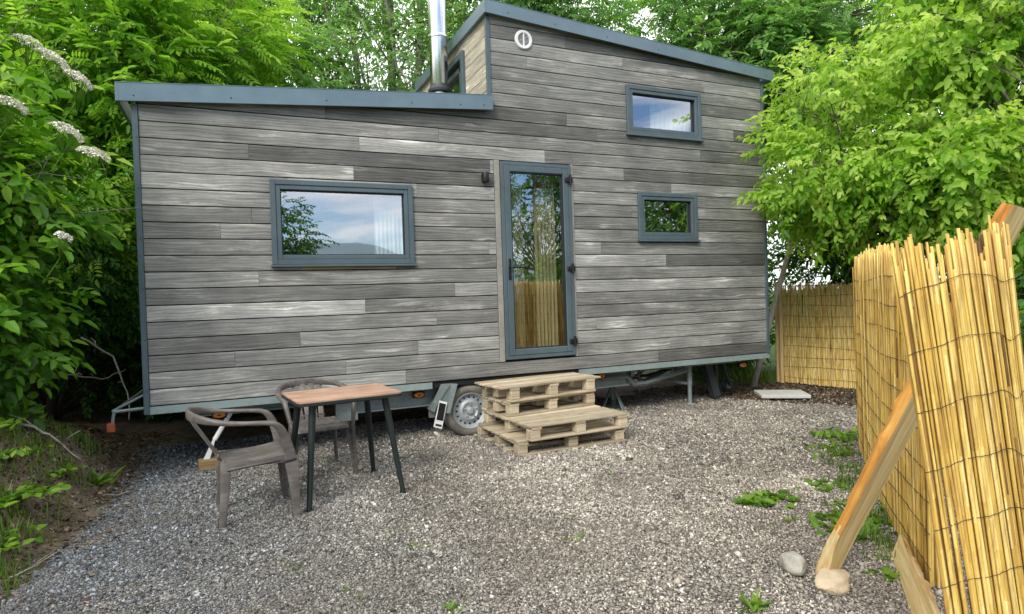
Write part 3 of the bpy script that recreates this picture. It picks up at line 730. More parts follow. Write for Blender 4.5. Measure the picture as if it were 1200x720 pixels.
for pts in ([(5.4, 0.25, 0.49), (5.9, 0.25, 0.36), (6.3, 0.25, 0.46)], [(5.7, 0.3, 0.37), (6.2, 0.5, 0.49), (6.6, 0.6, 0.43), (7.0, 0.5, 0.33), (7.15, 0.55, 0.24)], [(6.3, 0.4, 0.5), (6.75, 0.45, 0.47), (7.0, 0.5, 0.38)], [(5.5, 0.4, 0.32), (6.5, 0.55, 0.42)], [(5.8, 0.22, 0.52), (5.8, 0.22, 0.36)], [(6.35, 0.22, 0.52), (6.35, 0.22, 0.42)]): dk.tube(pts, 0.013, 6)
dk.box((6.95, 0.30, 0.04), (7.05, 0.40, 0.50), .5, Matrix.Translation((7.0, 0.35, 0.27)) @ Matrix.Rotation(-0.32, 4, 'Y') @ Matrix.Translation((-7.0, -0.35, -0.27)))
dk.box((7.15, 0.42, 0.10), (7.2, 0.47, 0.48))
dk.build('brake_linkage', M['dark_steel'], house)
def support(x, y, zt, name='support_leg'):
    p = MB(); p.tube([(x, y, 0.02), (x, y, zt)], 0.026, 12); p.tube([(x, y, 0.25), (x, y, zt+0.004)], 0.033, 12); p.lathe([(0.0, 0.022), (0.055, 0.02), (0.06, 0.0)], (x, y, 0), 'z', 16); p.tube([(x-0.02, y+0.02, 0.26), (x-0.34, y+0.55, 0.34)], 0.02, 8)
    return p.build(name, M['galvanised'], house, auto=40)
support(6.575, 0.245, 0.515)
jw = MB(); jw.lathe([(0.05, -0.03), (0.085, -0.03), (0.10, -0.015), (0.10, 0.015), (0.085, 0.03), (0.05, 0.03)], (7.62, 0.72, 0.10), 'y', 24); jw.tube([(7.62, 0.66, 0.10), (7.56, 0.66, 0.22), (7.50, 0.70, 0.50)], 0.022, 8)
jo = jw.build('jockey_wheel', M['dark_steel'], house, auto=40); jr = MB(); jr.lathe([(0.0, -0.034), (0.05, -0.034), (0.052, 0.034), (0.0, 0.034)], (7.62, 0.72, 0.10), 'y', 16); jr.build('hub', M['galvanised'], jo)
# corner steady standing on a timber block
cs = MB(); cs.add([(1.12, 0.06, 0.085), (1.17, 0.06, 0.085), (1.22, 0.06, 0.25), (1.20, 0.06, 0.25), (1.12, 0.11, 0.085), (1.17, 0.11, 0.085), (1.22, 0.11, 0.25), (1.20, 0.11, 0.25)], [(0,1,2,3),(7,6,5,4),(0,4,5,1),(1,5,6,2),(2,6,7,3),(3,7,4,0)]); cs.tube([(1.21, 0.085, 0.24), (1.35, 0.2, 0.45)], 0.02, 8); cs.build('corner_steady', M['white_plastic'], house)
# marker lights
for (x, z, y) in ((1.255, 0.445, 0.14), (3.085, 0.455, 0.14), (5.225, 0.475, 0.12), (7.33, 0.45, 0.10)):
    a = MB(); a.box((x-0.06, y+0.012, z-0.03), (x+0.06, y+0.06, z+0.03), .5, None, 0.006); mk = a.build('marker_light', M['black_plastic'], house)
    a = MB(); vs = [(x, y, z)]; n = 20
    for rr_, yy in ((0.014, y), (0.034, y+0.002), (0.042, y+0.011)):
        vs += [(x+1.25*rr_*math.cos(2*PI*i/n), yy, z+0.62*rr_*math.sin(2*PI*i/n)) for i in range(n)]
    a.add(vs, [(0, 1+i, 1+(i+1) % n) for i in range(n)], .5, 1); a.add(vs, [(1+r_*n+i, 1+r_*n+(i+1) % n, 1+(r_+1)*n+(i+1) % n, 1+(r_+1)*n+i) for r_ in (0, 1) for i in range(n)])
    a.build('lens', [M['amber'], M['amber_core']], mk)
# wheel, mudguard
WX, WY, WZ, WR = 3.585, 0.02, 0.262, 0.268
def wheel(wy, sgn):
    t = MB(); t.lathe([(0.178, 0.02), (0.190, 0.004), (0.225, -0.006), (0.250, 0.006), (0.264, 0.030), (WR, 0.06), (WR, 0.13), (0.262, 0.165), (0.24, 0.185), (0.178, 0.17)], (WX, wy, WZ), 'y', 56)
    w_ = thing_part('wheel', house)
    ty = t.build('tyre', M['rubber'], w_, auto=50)
    r = MB(); r.lathe([(0.180, 0.05), (0.186, 0.012), (0.180, 0.004), (0.170, 0.012), (0.163, 0.040), (0.150, 0.050), (0.122, 0.044), (0.112, 0.030), (0.100, 0.020), (0.085, 0.016), (0.070, 0.030), (0.050, 0.036), (0.040, 0.034), (0.037, 0.006), (0.028, -0.004), (0.0, -0.006)], (WX, wy, WZ), 'y', 48)
    for i in range(5):
        a = 2*PI*i/5+0.3; r.lathe([(0.0, 0.006), (0.009, 0.008), (0.010, 0.032)], (WX+0.066*math.cos(a), wy, WZ+0.066*math.sin(a)), 'y', 8)
    for i in range(16):
        a = 2*PI*i/16; r.lathe([(0.0, 0.0435), (0.0095, 0.0435), (0.0115, 0.05)], (WX+0.136*math.cos(a), wy-0.001, WZ+0.136*math.sin(a)), 'y', 10, .5, 1)
    r.build('rim', [M['rim_steel'], M['black_plastic']], w_, auto=40)
def thing_part(name, parent):
    o = bpy.data.objects.new(name, None); col.objects.link(o); o.parent = parent; LOC[o.name] = Vector((0,0,0)); return o

wheel(WY, 1)
mg = MB()
arc = [(3.175, 0.30), (3.20, 0.36), (3.27, 0.46), (3.345, 0.555)]
for i in range(3):
    (a, b), (c, d_) = arc[i], arc[i+1]
    mg.add([(a, 0.0, b), (c, 0.0, d_), (c, 0.22, d_), (a, 0.22, b), (a+0.02, 0.0, b-0.01), (c+0.02, 0.0, d_-0.012), (c+0.02, 0.22, d_-0.012), (a+0.02, 0.22, b-0.01)], [(0,1,2,3),(7,6,5,4),(0,4,5,1),(3,2,6,7),(0,3,7,4),(1,5,6,2)])
mg.add([(3.305, -0.03, 0.275), (3.345, -0.03, 0.27), (3.435, -0.03, 0.555), (3.375, -0.03, 0.56), (3.305, 0.04, 0.275), (3.345, 0.04, 0.27), (3.435, 0.04, 0.555), (3.375, 0.04, 0.56)], [(0,1,2,3),(7,6,5,4),(0,4,5,1),(1,5,6,2),(2,6,7,3),(3,7,4,0)], .9, 1)
for (a_, b_) in ((0.012, 0.02),):
    mg.add([(3.185, a_, 0.39), (3.305, a_, 0.285), (3.385, a_, 0.562), (3.275, a_, 0.562), (3.185, b_, 0.39), (3.305, b_, 0.285), (3.385, b_, 0.562), (3.275, b_, 0.562)], [(0,1,2,3),(7,6,5,4),(0,4,5,1),(1,5,6,2),(2,6,7,3),(3,7,4,0)], .4, 0)
mgo = mg.build('mudguard', [M['mudguard'], M['galvanised']], house)
ft = MB()
def plate(mb_, pts, th=0.006, mi=0):
    n = len(pts); mb_.add([(x, y, z) for x, y, z in pts] + [(x, y+th, z) for x, y, z in pts], [tuple(range(n)), tuple(range(2*n-1, n-1, -1))] + [(i, (i+1) % n, n+(i+1) % n, n+i) for i in range(n)], .5, mi)
plate(ft, [(3.165, -0.045, 0.155), (3.250, -0.045, 0.125), (3.315, -0.045, 0.385), (3.235, -0.045, 0.410)])
plate(ft, [(3.196, -0.049, 0.225), (3.262, -0.049, 0.205), (3.300, -0.049, 0.368), (3.234, -0.049, 0.390)], 0.003, 1)
plate(ft, [(3.183, -0.049, 0.168), (3.243, -0.049, 0.148), (3.248, -0.049, 0.166), (3.188, -0.049, 0.187)], 0.003, 1)
ft.build('mud_flap', [M['white_plastic'], M['black_plastic']], mgo)
# rear light bar at the left end
rb = MB(); rb.tube([(HX0+0.02, 0.08, 0.575), (0.47, 0.08, 0.565)], 0.014, 6); rb.tube([(HX0+0.02, 0.09, 0.70), (0.455, 0.09, 0.570)], 0.011, 6); rb.tube([(0.47, 0.08, 0.57), (0.455, 0.08, 0.47)], 0.013, 6); rb.tube([(0.47, 0.08, 0.565), (0.55, 2.3, 0.565)], 0.014, 6)
bo = rb.build('light_bar', M['galvanised'], house)
rb = MB(); rb.box((0.415, 0.05, 0.40), (0.475, 0.10, 0.475), .5, None, 0.006); tl = rb.build('tail_light', M['orange_plastic'], bo)

# ================================================================== PALLET STEPS
def pallet(label, loc, rz, W, Dp, H, ndeck, nbot, over=0.0, seed=0):
    t = thing('wooden_pallet', label, 'pallet', loc, rz, 'pallets stacked as door steps')
    R = random.Random(seed); th = 0.020
    dk_ = MB(); bw = Dp/ndeck
    for i in range(ndeck):
        y = -Dp/2+(i+0.5)*bw; hw = bw*R.uniform(0.35, 0.43); dx = R.uniform(-0.012, 0.012); dz = R.uniform(0, 0.002)
        dk_.box((-W/2-over+dx, y-hw, H-th), (W/2+over+dx, y+hw, H-0.001+dz), R.random(), None, 0.003)
    dk_.build('deck', M['pallet_wood'], t, local=True)
    for x in (-W/2+0.06, 0, W/2-0.06):
        bm_ = MB(); bm_.box((x-0.05, -Dp/2+0.004, H-th-0.020), (x+0.05, Dp/2-0.004, H-th-0.001), R.random(), None, 0.002); bm_.build('cross_board', M['pallet_wood'], t, local=True)
    for x in (-W/2+0.055, 0, W/2-0.055):
        for y in (-Dp/2+0.055, 0, Dp/2-0.055):
            b = MB(); q = R.uniform(-0.008, 0.008); b.box((x-0.048+q, y-0.048, th), (x+0.048+q, y+0.048, H-th-0.021), R.random(), None, 0.004); b.build('block', M['pallet_wood'], t, local=True)
    bt = MB(); bw = (Dp-0.10)/(nbot-1)
    for i in range(nbot):
        y = -Dp/2+0.05+i*bw; dx = R.uniform(-0.012, 0.012); bt.box((-W/2+dx, y-0.046, 0.0), (W/2+dx, y+0.046, th-0.001), R.random(), None, 0.003)
    bt.build('bottom_board', M['pallet_wood'], t, local=True)
    return t
pallet('bottom pallet of the step stack, lying on the gravel', (4.200, -0.50, 0.004), 0.0, 1.13, 1.02, 0.134, 5, 5, 0.0, 1)
pallet('wide pallet forming the lower tread of the door steps', (4.235, -0.535, 0.139), 0.045, 1.04, 1.04, 0.136, 7, 3, 0.015, 2)
pallet('narrow pallet resting on the lower tread, below the top one', (4.225, -0.255, 0.278), 0.13, 1.03, 0.56, 0.138, 4, 2, 0.0, 3)
pallet('topmost pallet directly under the door, its boards overhanging', (4.225, -0.265, 0.418), 0.13, 1.03, 0.58, 0.146, 5, 2, 0.085, 4)

# axle stand beside the pallets
a = thing('axle_stand', 'small galvanised axle stand under the trailer right of the pallets', 'axle stand', (5.62, 0.52, 0))
p = MB(); p.tube([(0,0,0.12), (0,0,0.34)], 0.022, 10); p.box((-0.045, -0.03, 0.335), (0.045, 0.03, 0.352)); p.build('post', M['galvanised'], a, local=True, auto=40)
for k in range(3):
    an = 2*PI*k/3-PI/2+0.4; p = MB(); p.sweep([(0.02*math.cos(an), 0.02*math.sin(an), 0.27), (0.15*math.cos(an), 0.15*math.sin(an), 0.005)], [(0.05, 0.012), (0.06, 0.012)], (-math.sin(an), math.cos(an), 0)); p.build('leg', M['galvanised'], a, local=True)
p = MB(); p.box((-0.075, -0.06, 0), (0.075, 0.06, 0.085), 0.3, None, 0.006)
o = p.build('timber_block', M['timber'], None); o.location = (1.155, 0.07, 0.0); o.rotation_euler = (0,0,0.12)
tag(o, 'short timber block on the gravel propping the trailer behind the left chair', 'block')

# ================================================================== TABLE + CHAIRS
tb = thing('garden_table', 'small garden table with reddish slatted wood top and four dark splayed legs', 'table', (2.115, -1.195, 0), 0.11)
def rrect(w_, h_, r, n=6):
    P = []
    for (cx, cy, a0) in ((w_/2-r, h_/2-r, 0), (-w_/2+r, h_/2-r, PI/2), (-w_/2+r, -h_/2+r, PI), (w_/2-r, -h_/2+r, 1.5*PI)):
        P += [(cx+r*math.cos(a0+PI/2*i/n), cy+r*math.sin(a0+PI/2*i/n)) for i in range(n+1)]
    return P
def zprism(mb_, P, z0, z1, tint=.5):
    n = len(P); mb_.add([(x,y,z0) for x,y in P]+[(x,y,z1) for x,y in P], [tuple(range(n-1,-1,-1)), tuple(range(n,2*n))]+[(i,(i+1) % n,n+(i+1) % n,n+i) for i in range(n)], tint)
TW, TD, TZ = 0.76, 0.64, 0.738
tp = MB(); nb = 6; P0 = rrect(TW-0.012, TD-0.012, 0.045)
for i in range(nb):          # planks clipped to the rounded outline
    ya, yb = -TD/2+0.006+i*(TD-0.012)/nb, -TD/2+0.006+(i+1)*(TD-0.012)/nb-0.003
    Q = P0
    for (sg, lim) in ((1, ya), (-1, -yb)):
        R_ = []
        for j in range(len(Q)):
            p, q = Q[j], Q[(j+1) % len(Q)]; fp, fq = sg*p[1]-lim, sg*q[1]-lim
            if fp >= 0: R_.append(p)
            if fp*fq < 0: t = fp/(fp-fq); R_.append((p[0]+(q[0]-p[0])*t, p[1]+(q[1]-p[1])*t))
        Q = R_
    zprism(tp, Q, TZ-0.010, TZ, (0.5, 0.65, 0.4, 0.6, 0.45, 0.7)[i])
top = tp.build('tabletop', M['table_wood'], tb, local=True)
eb = MB(); zprism(eb, rrect(TW, TD, 0.05), TZ-0.030, TZ-0.0105); eb.build('edge_band', M['table_metal'], top, local=True)
for ya in (-0.20, 0.17):
    ap = MB(); ap.box((-0.27, ya, TZ-0.055), (0.27, ya+0.03, TZ-0.031)); ap.build('apron', M['table_metal'], tb, local=True)
for sx_ in (-1, 1):
    for sy_ in (-1, 1):
        lg = MB(); lg.tube([(sx_*0.335, sy_*0.345, 0.0), (sx_*0.334, sy_*0.344, 0.02), (sx_*0.262, sy_*0.225, 0.690), (sx_*0.258, sy_*0.22, TZ-0.031)], [0.018, 0.0185, 0.0255, 0.034], 14)
        lo = lg.build('leg', M['table_metal'], tb, local=True, auto=40)
        lg = MB(); lg.tube([(sx_*0.335, sy_*0.345, -0.002), (sx_*0.3325, sy_*0.341, 0.022)], 0.021, 12); lg.build('foot_cap', M['black_plastic'], lo, local=True, auto=40)

def make_chair(label, loc, rz):
    c = thing('plastic_armchair', label, 'chair', loc, rz, 'brown plastic garden chairs')
    # seat: dished shell with rolled edges
    n = 22; V = []; 
    def top_pt(u, v_):
        x = -0.215 + u*0.445; hw = 0.195 + 0.035*u
        e = min(1, max(0, (abs(v_)-0.82)/0.18)); y = v_*hw
        z = 0.398 - 0.014*(1-v_*v_)*math.sin(PI*min(1, u*1.05)) + 0.040*u
        z += 0.004*math.cos(v_*PI*5.5)*(1-e)*(1 if 0.08 < u < 0.9 else 0)
        z -= 0.040*e**2.2
        fu_ = max(0, (u-0.86)/0.14); z -= 0.050*fu_**2.0; bu = max(0, (0.08-u)/0.08); z += 0.008*bu
        return x, y, z
    sm = MB(); vs = []; fs = []
    for lvl in (0, 1):
        for i in range(n+1):
            for j in range(n+1):
                x, y, z = top_pt(i/n, -1+2*j/n); vs.append((x, y, z-(0.012 if lvl else 0)))
    q = (n+1)**2
    for i in range(n):
        for j in range(n):
            a_ = i*(n+1)+j; fs.append((a_, a_+n+1, a_+n+2, a_+1)); fs.append((q+a_, q+a_+1, q+a_+n+2, q+a_+n+1))
    for i in range(n):
        for (p1, p2) in ((i*(n+1), (i+1)*(n+1)), (i*(n+1)+n, (i+1)*(n+1)+n), (i, i+1), (n*(n+1)+i, n*(n+1)+i+1)): fs.append((p1, p2, q+p2, q+p1))
    sm.add(vs, fs); sm.build('seat', M['chair'], c, local=True, smooth=True)
    apn = MB()
    for sy_ in (-1, 1): apn.sweep([(-0.18, sy_*0.188, 0.385), (0.0, sy_*0.203, 0.388), (0.19, sy_*0.222, 0.392)], [(0.012, 0.055), (0.012, 0.040), (0.012, 0.055)], (0, 1, 0))
    apn.sweep([(-0.195, -0.18, 0.39), (-0.205, 0, 0.395), (-0.195, 0.18, 0.39)], [(0.012, 0.05)]*3, (1, 0, 0)); apn.build('apron', M['chair'], c, local=True, auto=50)
    # arm posts, arms and top rail in one band
    half = [((0.205, 0.238, 0.37), (0.020, 0.085), (0,1,0)), ((0.19, 0.250, 0.46), (0.026, 0.070), (0,1,0)), ((0.160, 0.266, 0.56), (0.034, 0.058), (0,1,0)), ((0.135, 0.275, 0.610), (0.040, 0.048), (0,1,0)), ((0.100, 0.279, 0.638), (0.046, 0.036), (0,1,0)), ((0.05, 0.282, 0.650), (0.050, 0.028), (0,1,0)),
            ((-0.06, 0.284, 0.660), (0.050, 0.026), (0,1,0)), ((-0.17, 0.276, 0.672), (0.046, 0.030), (0.15,1,-0.1)), ((-0.27, 0.240, 0.690), (0.036, 0.042), (0.55,0.8,-0.25)), ((-0.34, 0.175, 0.706), (0.028, 0.056), (0.8,0.55,-0.3)), ((-0.378, 0.09, 0.716), (0.024, 0.064), (0.95,0.2,-0.3)), ((-0.388, 0.0, 0.719), (0.024, 0.066), (1,0,-0.3))]
    pts = [h_[0] for h_ in half] + [(h_[0][0], -h_[0][1], h_[0][2]) for h_ in half[-2::-1]]
    szs = [h_[1] for h_ in half] + [h_[1] for h_ in half[-2::-1]]
    sds = [h_[2] for h_ in half] + [(h_[2][0], -h_[2][1], h_[2][2]) if h_[2][0] != 0 else (0, 1, 0) for h_ in half[-2::-1]]
    # side vectors must keep one sense along the band
    prev = None; S2 = []
    for i, (p, s_) in enumerate(zip(pts, sds)):
        d_ = (Vector(pts[min(i+1, len(pts)-1)])-Vector(pts[max(i-1, 0)])).normalized()
        # outward from the chair's middle
        outv = Vector((p[0]+0.02, p[1], 0)); 
        s3 = Vector((0, 1 if p[1] >= 0 else -1, 0)) if p[0] > -0.1 else Vector((p[0]+0.08, p[1]*0.9, 0.28*0 ))
        s3 = (s3-d_*s3.dot(d_)).normalized(); S2.append(tuple(s3))
    ar = MB(); PP, SS, DD = [], [], []
    for i in range(len(pts)-1):     # Catmull-Rom smoothing
        p0, p1, p2, p3 = [Vector(pts[max(0, min(len(pts)-1, k))]) for k in (i-1, i, i+1, i+2)]
        for t in (0, 0.34, 0.67):
            PP.append(tuple(0.5*((2*p1)+(-p0+p2)*t+(2*p0-5*p1+4*p2-p3)*t*t+(-p0+3*p1-3*p2+p3)*t**3)))
            SS.append((szs[i][0]*(1-t)+szs[i+1][0]*t, szs[i][1]*(1-t)+szs[i+1][1]*t)); DD.append(tuple(Vector(S2[i])*(1-t)+Vector(S2[i+1])*t))
    PP.append(pts[-1]); SS.append(szs[-1]); DD.append(S2[-1])
    ar.sweep(PP, SS, DD, 12, .5, 0, 0.6); ar.build('arm_rail', M['chair'], c, local=True, smooth=True)
    bs = MB()
    for y in (-0.088, -0.030, 0.030, 0.088):
        bs.sweep([(-0.205, y*0.95, 0.405), (-0.235, y*0.98, 0.45), (-0.30, y*1.08, 0.56), (-0.355, y*1.15, 0.65), (-0.378, y*1.18, 0.70)], [(0.048, 0.012), (0.046, 0.011), (0.044, 0.010), (0.048, 0.010), (0.056, 0.012)], (0, 1, 0))
    bs.sweep([(-0.225, -0.115, 0.435), (-0.232, 0.0, 0.438), (-0.225, 0.115, 0.435)], [(0.010, 0.03)]*3, (1, 0, -0.3))
    bs.build('backrest', M['chair'], c, local=True, smooth=True)
    for sy_ in (-1, 1):
        lg = MB(); lg.sweep([(0.205, sy_*0.228, 0.40), (0.212, sy_*0.236, 0.36), (0.222, sy_*0.244, 0.20), (0.228, sy_*0.252, 0.0)], [(0.030, 0.100), (0.026, 0.090), (0.024, 0.066), (0.026, 0.044)], (0, 1, 0)); lg.sweep([(0.188, sy_*0.205, 0.38), (0.205, sy_*0.225, 0.2), (0.218, sy_*0.240, 0.0)], [(0.022, 0.05), (0.018, 0.036), (0.018, 0.028)], (1, 0, 0)); lg.build('leg', M['chair'], c, local=True, auto=50)
        lg = MB(); lg.sweep([(-0.180, sy_*0.178, 0.41), (-0.186, sy_*0.184, 0.36), (-0.20, sy_*0.192, 0.18), (-0.218, sy_*0.200, 0.0)], [(0.030, 0.072), (0.028, 0.066), (0.026, 0.052), (0.026, 0.040)], (0, 1, 0)); lg.build('leg', M['chair'], c, local=True, auto=50)
    return c
make_chair('brown plastic armchair left of the table, seen side-on', (1.490, -1.405, 0), 0.07)
make_chair('brown plastic armchair tucked behind the table, facing the camera', (2.010, -0.56, 0), -PI/2+0.10)

# ================================================================== REED SCREENS
def reeds(pathfn, L, H, n, tops, rad, seed, lean=0.02, layers=2, rings=5, dark=0.03, zlow=0.0):
    """reeds along a ground path; returns verts/quads/tints.  pathfn(s)->(x,y,nx,ny)"""
    R = np.random.default_rng(seed); V, F, T_ = [], [], []; ns = 5
    for k in range(n):
        s = L*(k+R.uniform(-0.4, 0.4))/n; s = min(max(s, 0), L); x, y, qx, qy = pathfn(s)
        off = R.uniform(-0.5, 0.5)*layers*rad*1.5; r = rad*R.uniform(0.65, 1.25)
        zt = tops(s)+R.normal(0, 0.018); zb = zlow+R.uniform(0, 0.02); dl = R.normal(0, lean); dn = R.normal(0, 0.006)
        t = float(np.clip(R.beta(3.6, 2.0), 0.16, 1))
        if R.random() < dark: t = R.uniform(0, 0.09)
        kink = R.normal(0, 0.006)
        b = len(V)
        for i in range(rings+1):
            f = i/rings; zz = zb+(zt-zb)*f; sh = dl*(f-0.5)+kink*math.sin(f*PI); px_ = x+qx*(off+dn*f)-qy*sh; py_ = y+qy*(off+dn*f)+qx*sh; rr_ = r*(1.0-0.25*f)
            for j in range(ns): a_ = 2*PI*j/ns; V.append((px_+rr_*math.cos(a_), py_+rr_*math.sin(a_), zz))
        for i in range(rings):
            tt = t+R.normal(0, 0.12)
            for j in range(ns): F.append((b+i*ns+j, b+i*ns+(j+1) % ns, b+(i+1)*ns+(j+1) % ns, b+(i+1)*ns+j)); T_.append(tt)
        # cut end
        F.append((b+rings*ns, b+rings*ns+1, b+rings*ns+2, b+rings*ns+3)); T_.append(0.45)
    return np.array(V), np.array(F), np.array(T_)
def line_path(P):
    P = [np.array(p, float) for p in P]; seg = [np.linalg.norm(P[i+1]-P[i]) for i in range(len(P)-1)]; L = sum(seg)
    def fn(s):
        for i, l in enumerate(seg):
            if s <= l or i == len(seg)-1:
                d_ = (P[i+1]-P[i])/l; p = P[i]+d_*min(s, l); return p[0], p[1], -d_[1], d_[0]
            s -= l
    return fn, L
def wires(parent, fn, L, zs, rad, off, seed, sag=0.012, step=0.05):
    R = random.Random(seed); n = max(8, int(L/step))
    for z in zs:
        ph = R.uniform(0, 6); w_ = MB(); pts = []
        for i in range(n+1):
            s = L*i/n; x, y, qx, qy = fn(s); o_ = off+rad*R.uniform(-1, 1); pts.append((x+qx*o_, y+qy*o_, (z(s) if callable(z) else z)+sag*math.sin(s*3+ph)+R.uniform(-1, 1)*0.003))
        w_.tube(pts, rad, 5); w_.build('binding_wire', M['wire'], parent)
# far screen
fnA, LA = line_path([(8.93, 0.98), (9.06, 0.3), (9.16, -0.3), (9.25, -1.0)])
sA = thing('reed_screen', 'far reed fence panel standing crosswise behind the white slab', 'fence', (9.08, 0.0, 0), 0, 'reed fence panels')
V, F, T_ = reeds(fnA, LA, 1.45, 520, lambda s: 1.43+0.03*s+0.02*math.sin(s*5), 0.0055, 3, 0.05, 4, 5)
fast_mesh('reeds', V-np.array([9.08, 0, 0]), F, M['reed'], sA, np.clip(T_+0.30, 0, 1))  # tints lifted to paint in brightness that the tree shadow takes away
wires(sA, fnA, LA, [0.10+0.15*i for i in range(10)], 0.0022, -0.020, 5)
st = MB(); st.tube([(8.90, 1.02, 0), (8.90, 1.02, 1.50)], 0.03, 8); st.tube([(8.88, 0.93, 0), (8.885, 0.93, 1.44)], 0.028, 8, .5); st.build('stake', M['post_sawn'], sA)
# second screen, running toward the camera
fnB, LB = line_path([(6.42, -2.20), (5.9, -2.66), (5.35, -3.14), (4.85, -3.60), (4.46, -4.00), (4.29, -4.18)])
sB = thing('reed_screen', 'long reed fence panel running along the gravel behind the leaning post', 'fence', (5.4, -3.1, 0), 0, 'reed fence panels')
V, F, T_ = reeds(fnB, LB, 1.65, 620, lambda s: 1.57+0.06*min(1, s/0.2)+0.012*math.sin(s*7)-0.13*max(0, s-1.9)/0.9, 0.0056, 7, 0.065, 4, 7, 0.05)
fast_mesh('reeds', V-np.array([5.4, -3.1, 0]), F, M['reed'], sB, T_)
wires(sB, fnB, LB, [0.10+0.15*i for i in range(10)], 0.0020, -0.020, 8); 
st = MB(); st.tube([(6.47, -2.20, 0), (6.47, -2.20, 1.68)], 0.018, 8); st.build('stake', M['bark_grey'], sB)
# loose end of the screen, close to the camera, flared and curling
from mathutils import noise as mnoise
sC = thing('reed_screen', 'loose curling end of the reed fence close to the camera at the right edge', 'fence', (2.95, -4.95, 0), 0, 'reed fence panels')
DC = 1.66
camp = Vector((1.3871, -6.0229, 0.8145+G))
Rh = Vector((rr.x, rr.y, 0)).normalized(); Fh = Vector((fw.x, fw.y, 0)).normalized()
base = camp.copy(); base.z = 0
def c_pt(a, z):
    """a 0..1 along the loose end (left to right), z height: a ruled, bulging sheet"""
    hl, hr = 0.0, 1.58
    f = z/1.55
    left = 1.000 + 0.222*(1-f); right = 1.395 + 0.18*(1-f)
    R_ = left+(right-left)*a
    D_ = DC + 0.10*a - 0.11*math.sin(a*PI)*(0.8-0.35*f) + 0.05*(1-f)
    p = base + Rh*R_ + Fh*D_; return Vector((p.x, p.y, z))
V, F, T_ = [], [], []; R = np.random.default_rng(21); ns, rings = 6, 11
NC = 112
for k in range(NC):
    lay = k % 2
    a0 = (k+R.uniform(-0.45, 0.45))/NC; a1 = a0 + (R.normal(0, 0.022) + (0.06*R.random() if lay else 0) if a0 < 0.54 else R.normal(0, 0.003))
    gap = any(g0 < a0 < g0+0.024 for g0 in (0.585, 0.635, 0.69, 0.735, 0.845))
    r = 0.0040*R.uniform(0.7, 1.35); zt = 1.492+0.06*a0+R.normal(0, 0.013)+0.014*math.sin(a0*17); zt -= (0.10*R.random() if R.random() < 0.15 else 0)
    t = float(np.clip(R.beta(3.4, 2.2), 0.15, 1)); t = R.uniform(0.0, 0.05) if gap or R.random() < 0.03 else t
    t = t*0.62 if (lay and t > 0.1) else t  # back layer tinted darker, painting the shade between the reeds
    push = (0.014 if lay else 0.0)+R.uniform(-0.004, 0.004)+(0.012 if t < 0.1 else 0); b = len(V); k1 = R.normal(0, 0.006); jit = R.uniform(0, 1)
    for i in range(rings+1):
        f = i/rings; z = 0.005+f*(zt-0.005); a_ = a1+(a0-a1)*f+k1*math.sin(f*4+jit*6); p = c_pt(a_, z)+Fh*push
        rr_ = r*(1.0-0.22*f)*(1.0 + (0.10 if (i+k) % 3 == 0 else 0))
        for j in range(ns): an = 2*PI*j/ns; V.append((p.x+rr_*math.cos(an), p.y+rr_*math.sin(an), p.z))
    for i in range(rings):
        tt = t+R.normal(0, 0.10) if t > 0.1 else t
        for j in range(ns): F.append((b+i*ns+j, b+i*ns+(j+1) % ns, b+(i+1)*ns+(j+1) % ns, b+(i+1)*ns+j)); T_.append(tt)
    e = b+rings*ns; F.append((e, e+1, e+2, e+3)); T_.append(0.35); F.append((e, e+3, e+4, e+5)); T_.append(0.35)
fast_mesh('reeds', np.array(V)-np.array([2.95, -4.95, 0]), F, M['reed'], sC, T_)
for i in range(9):
    z0 = 1.385-0.157*i; w_ = MB(); pts = []
    for j in range(41):
        a = -0.01+1.02*j/40; zz = z0-0.012+0.05*a-0.03*math.sin(a*PI*1.1)*-1+0.003*math.sin(a*19+i)-0.022*math.exp(-((a-0.78)/0.10)**2); p = c_pt(a, zz)-Fh*(0.007+0.002*math.sin(j*2.3)); pts.append(p)
    w_.tube(pts, 0.0009, 5); w_.build('binding_wire', M['wire'], sC)

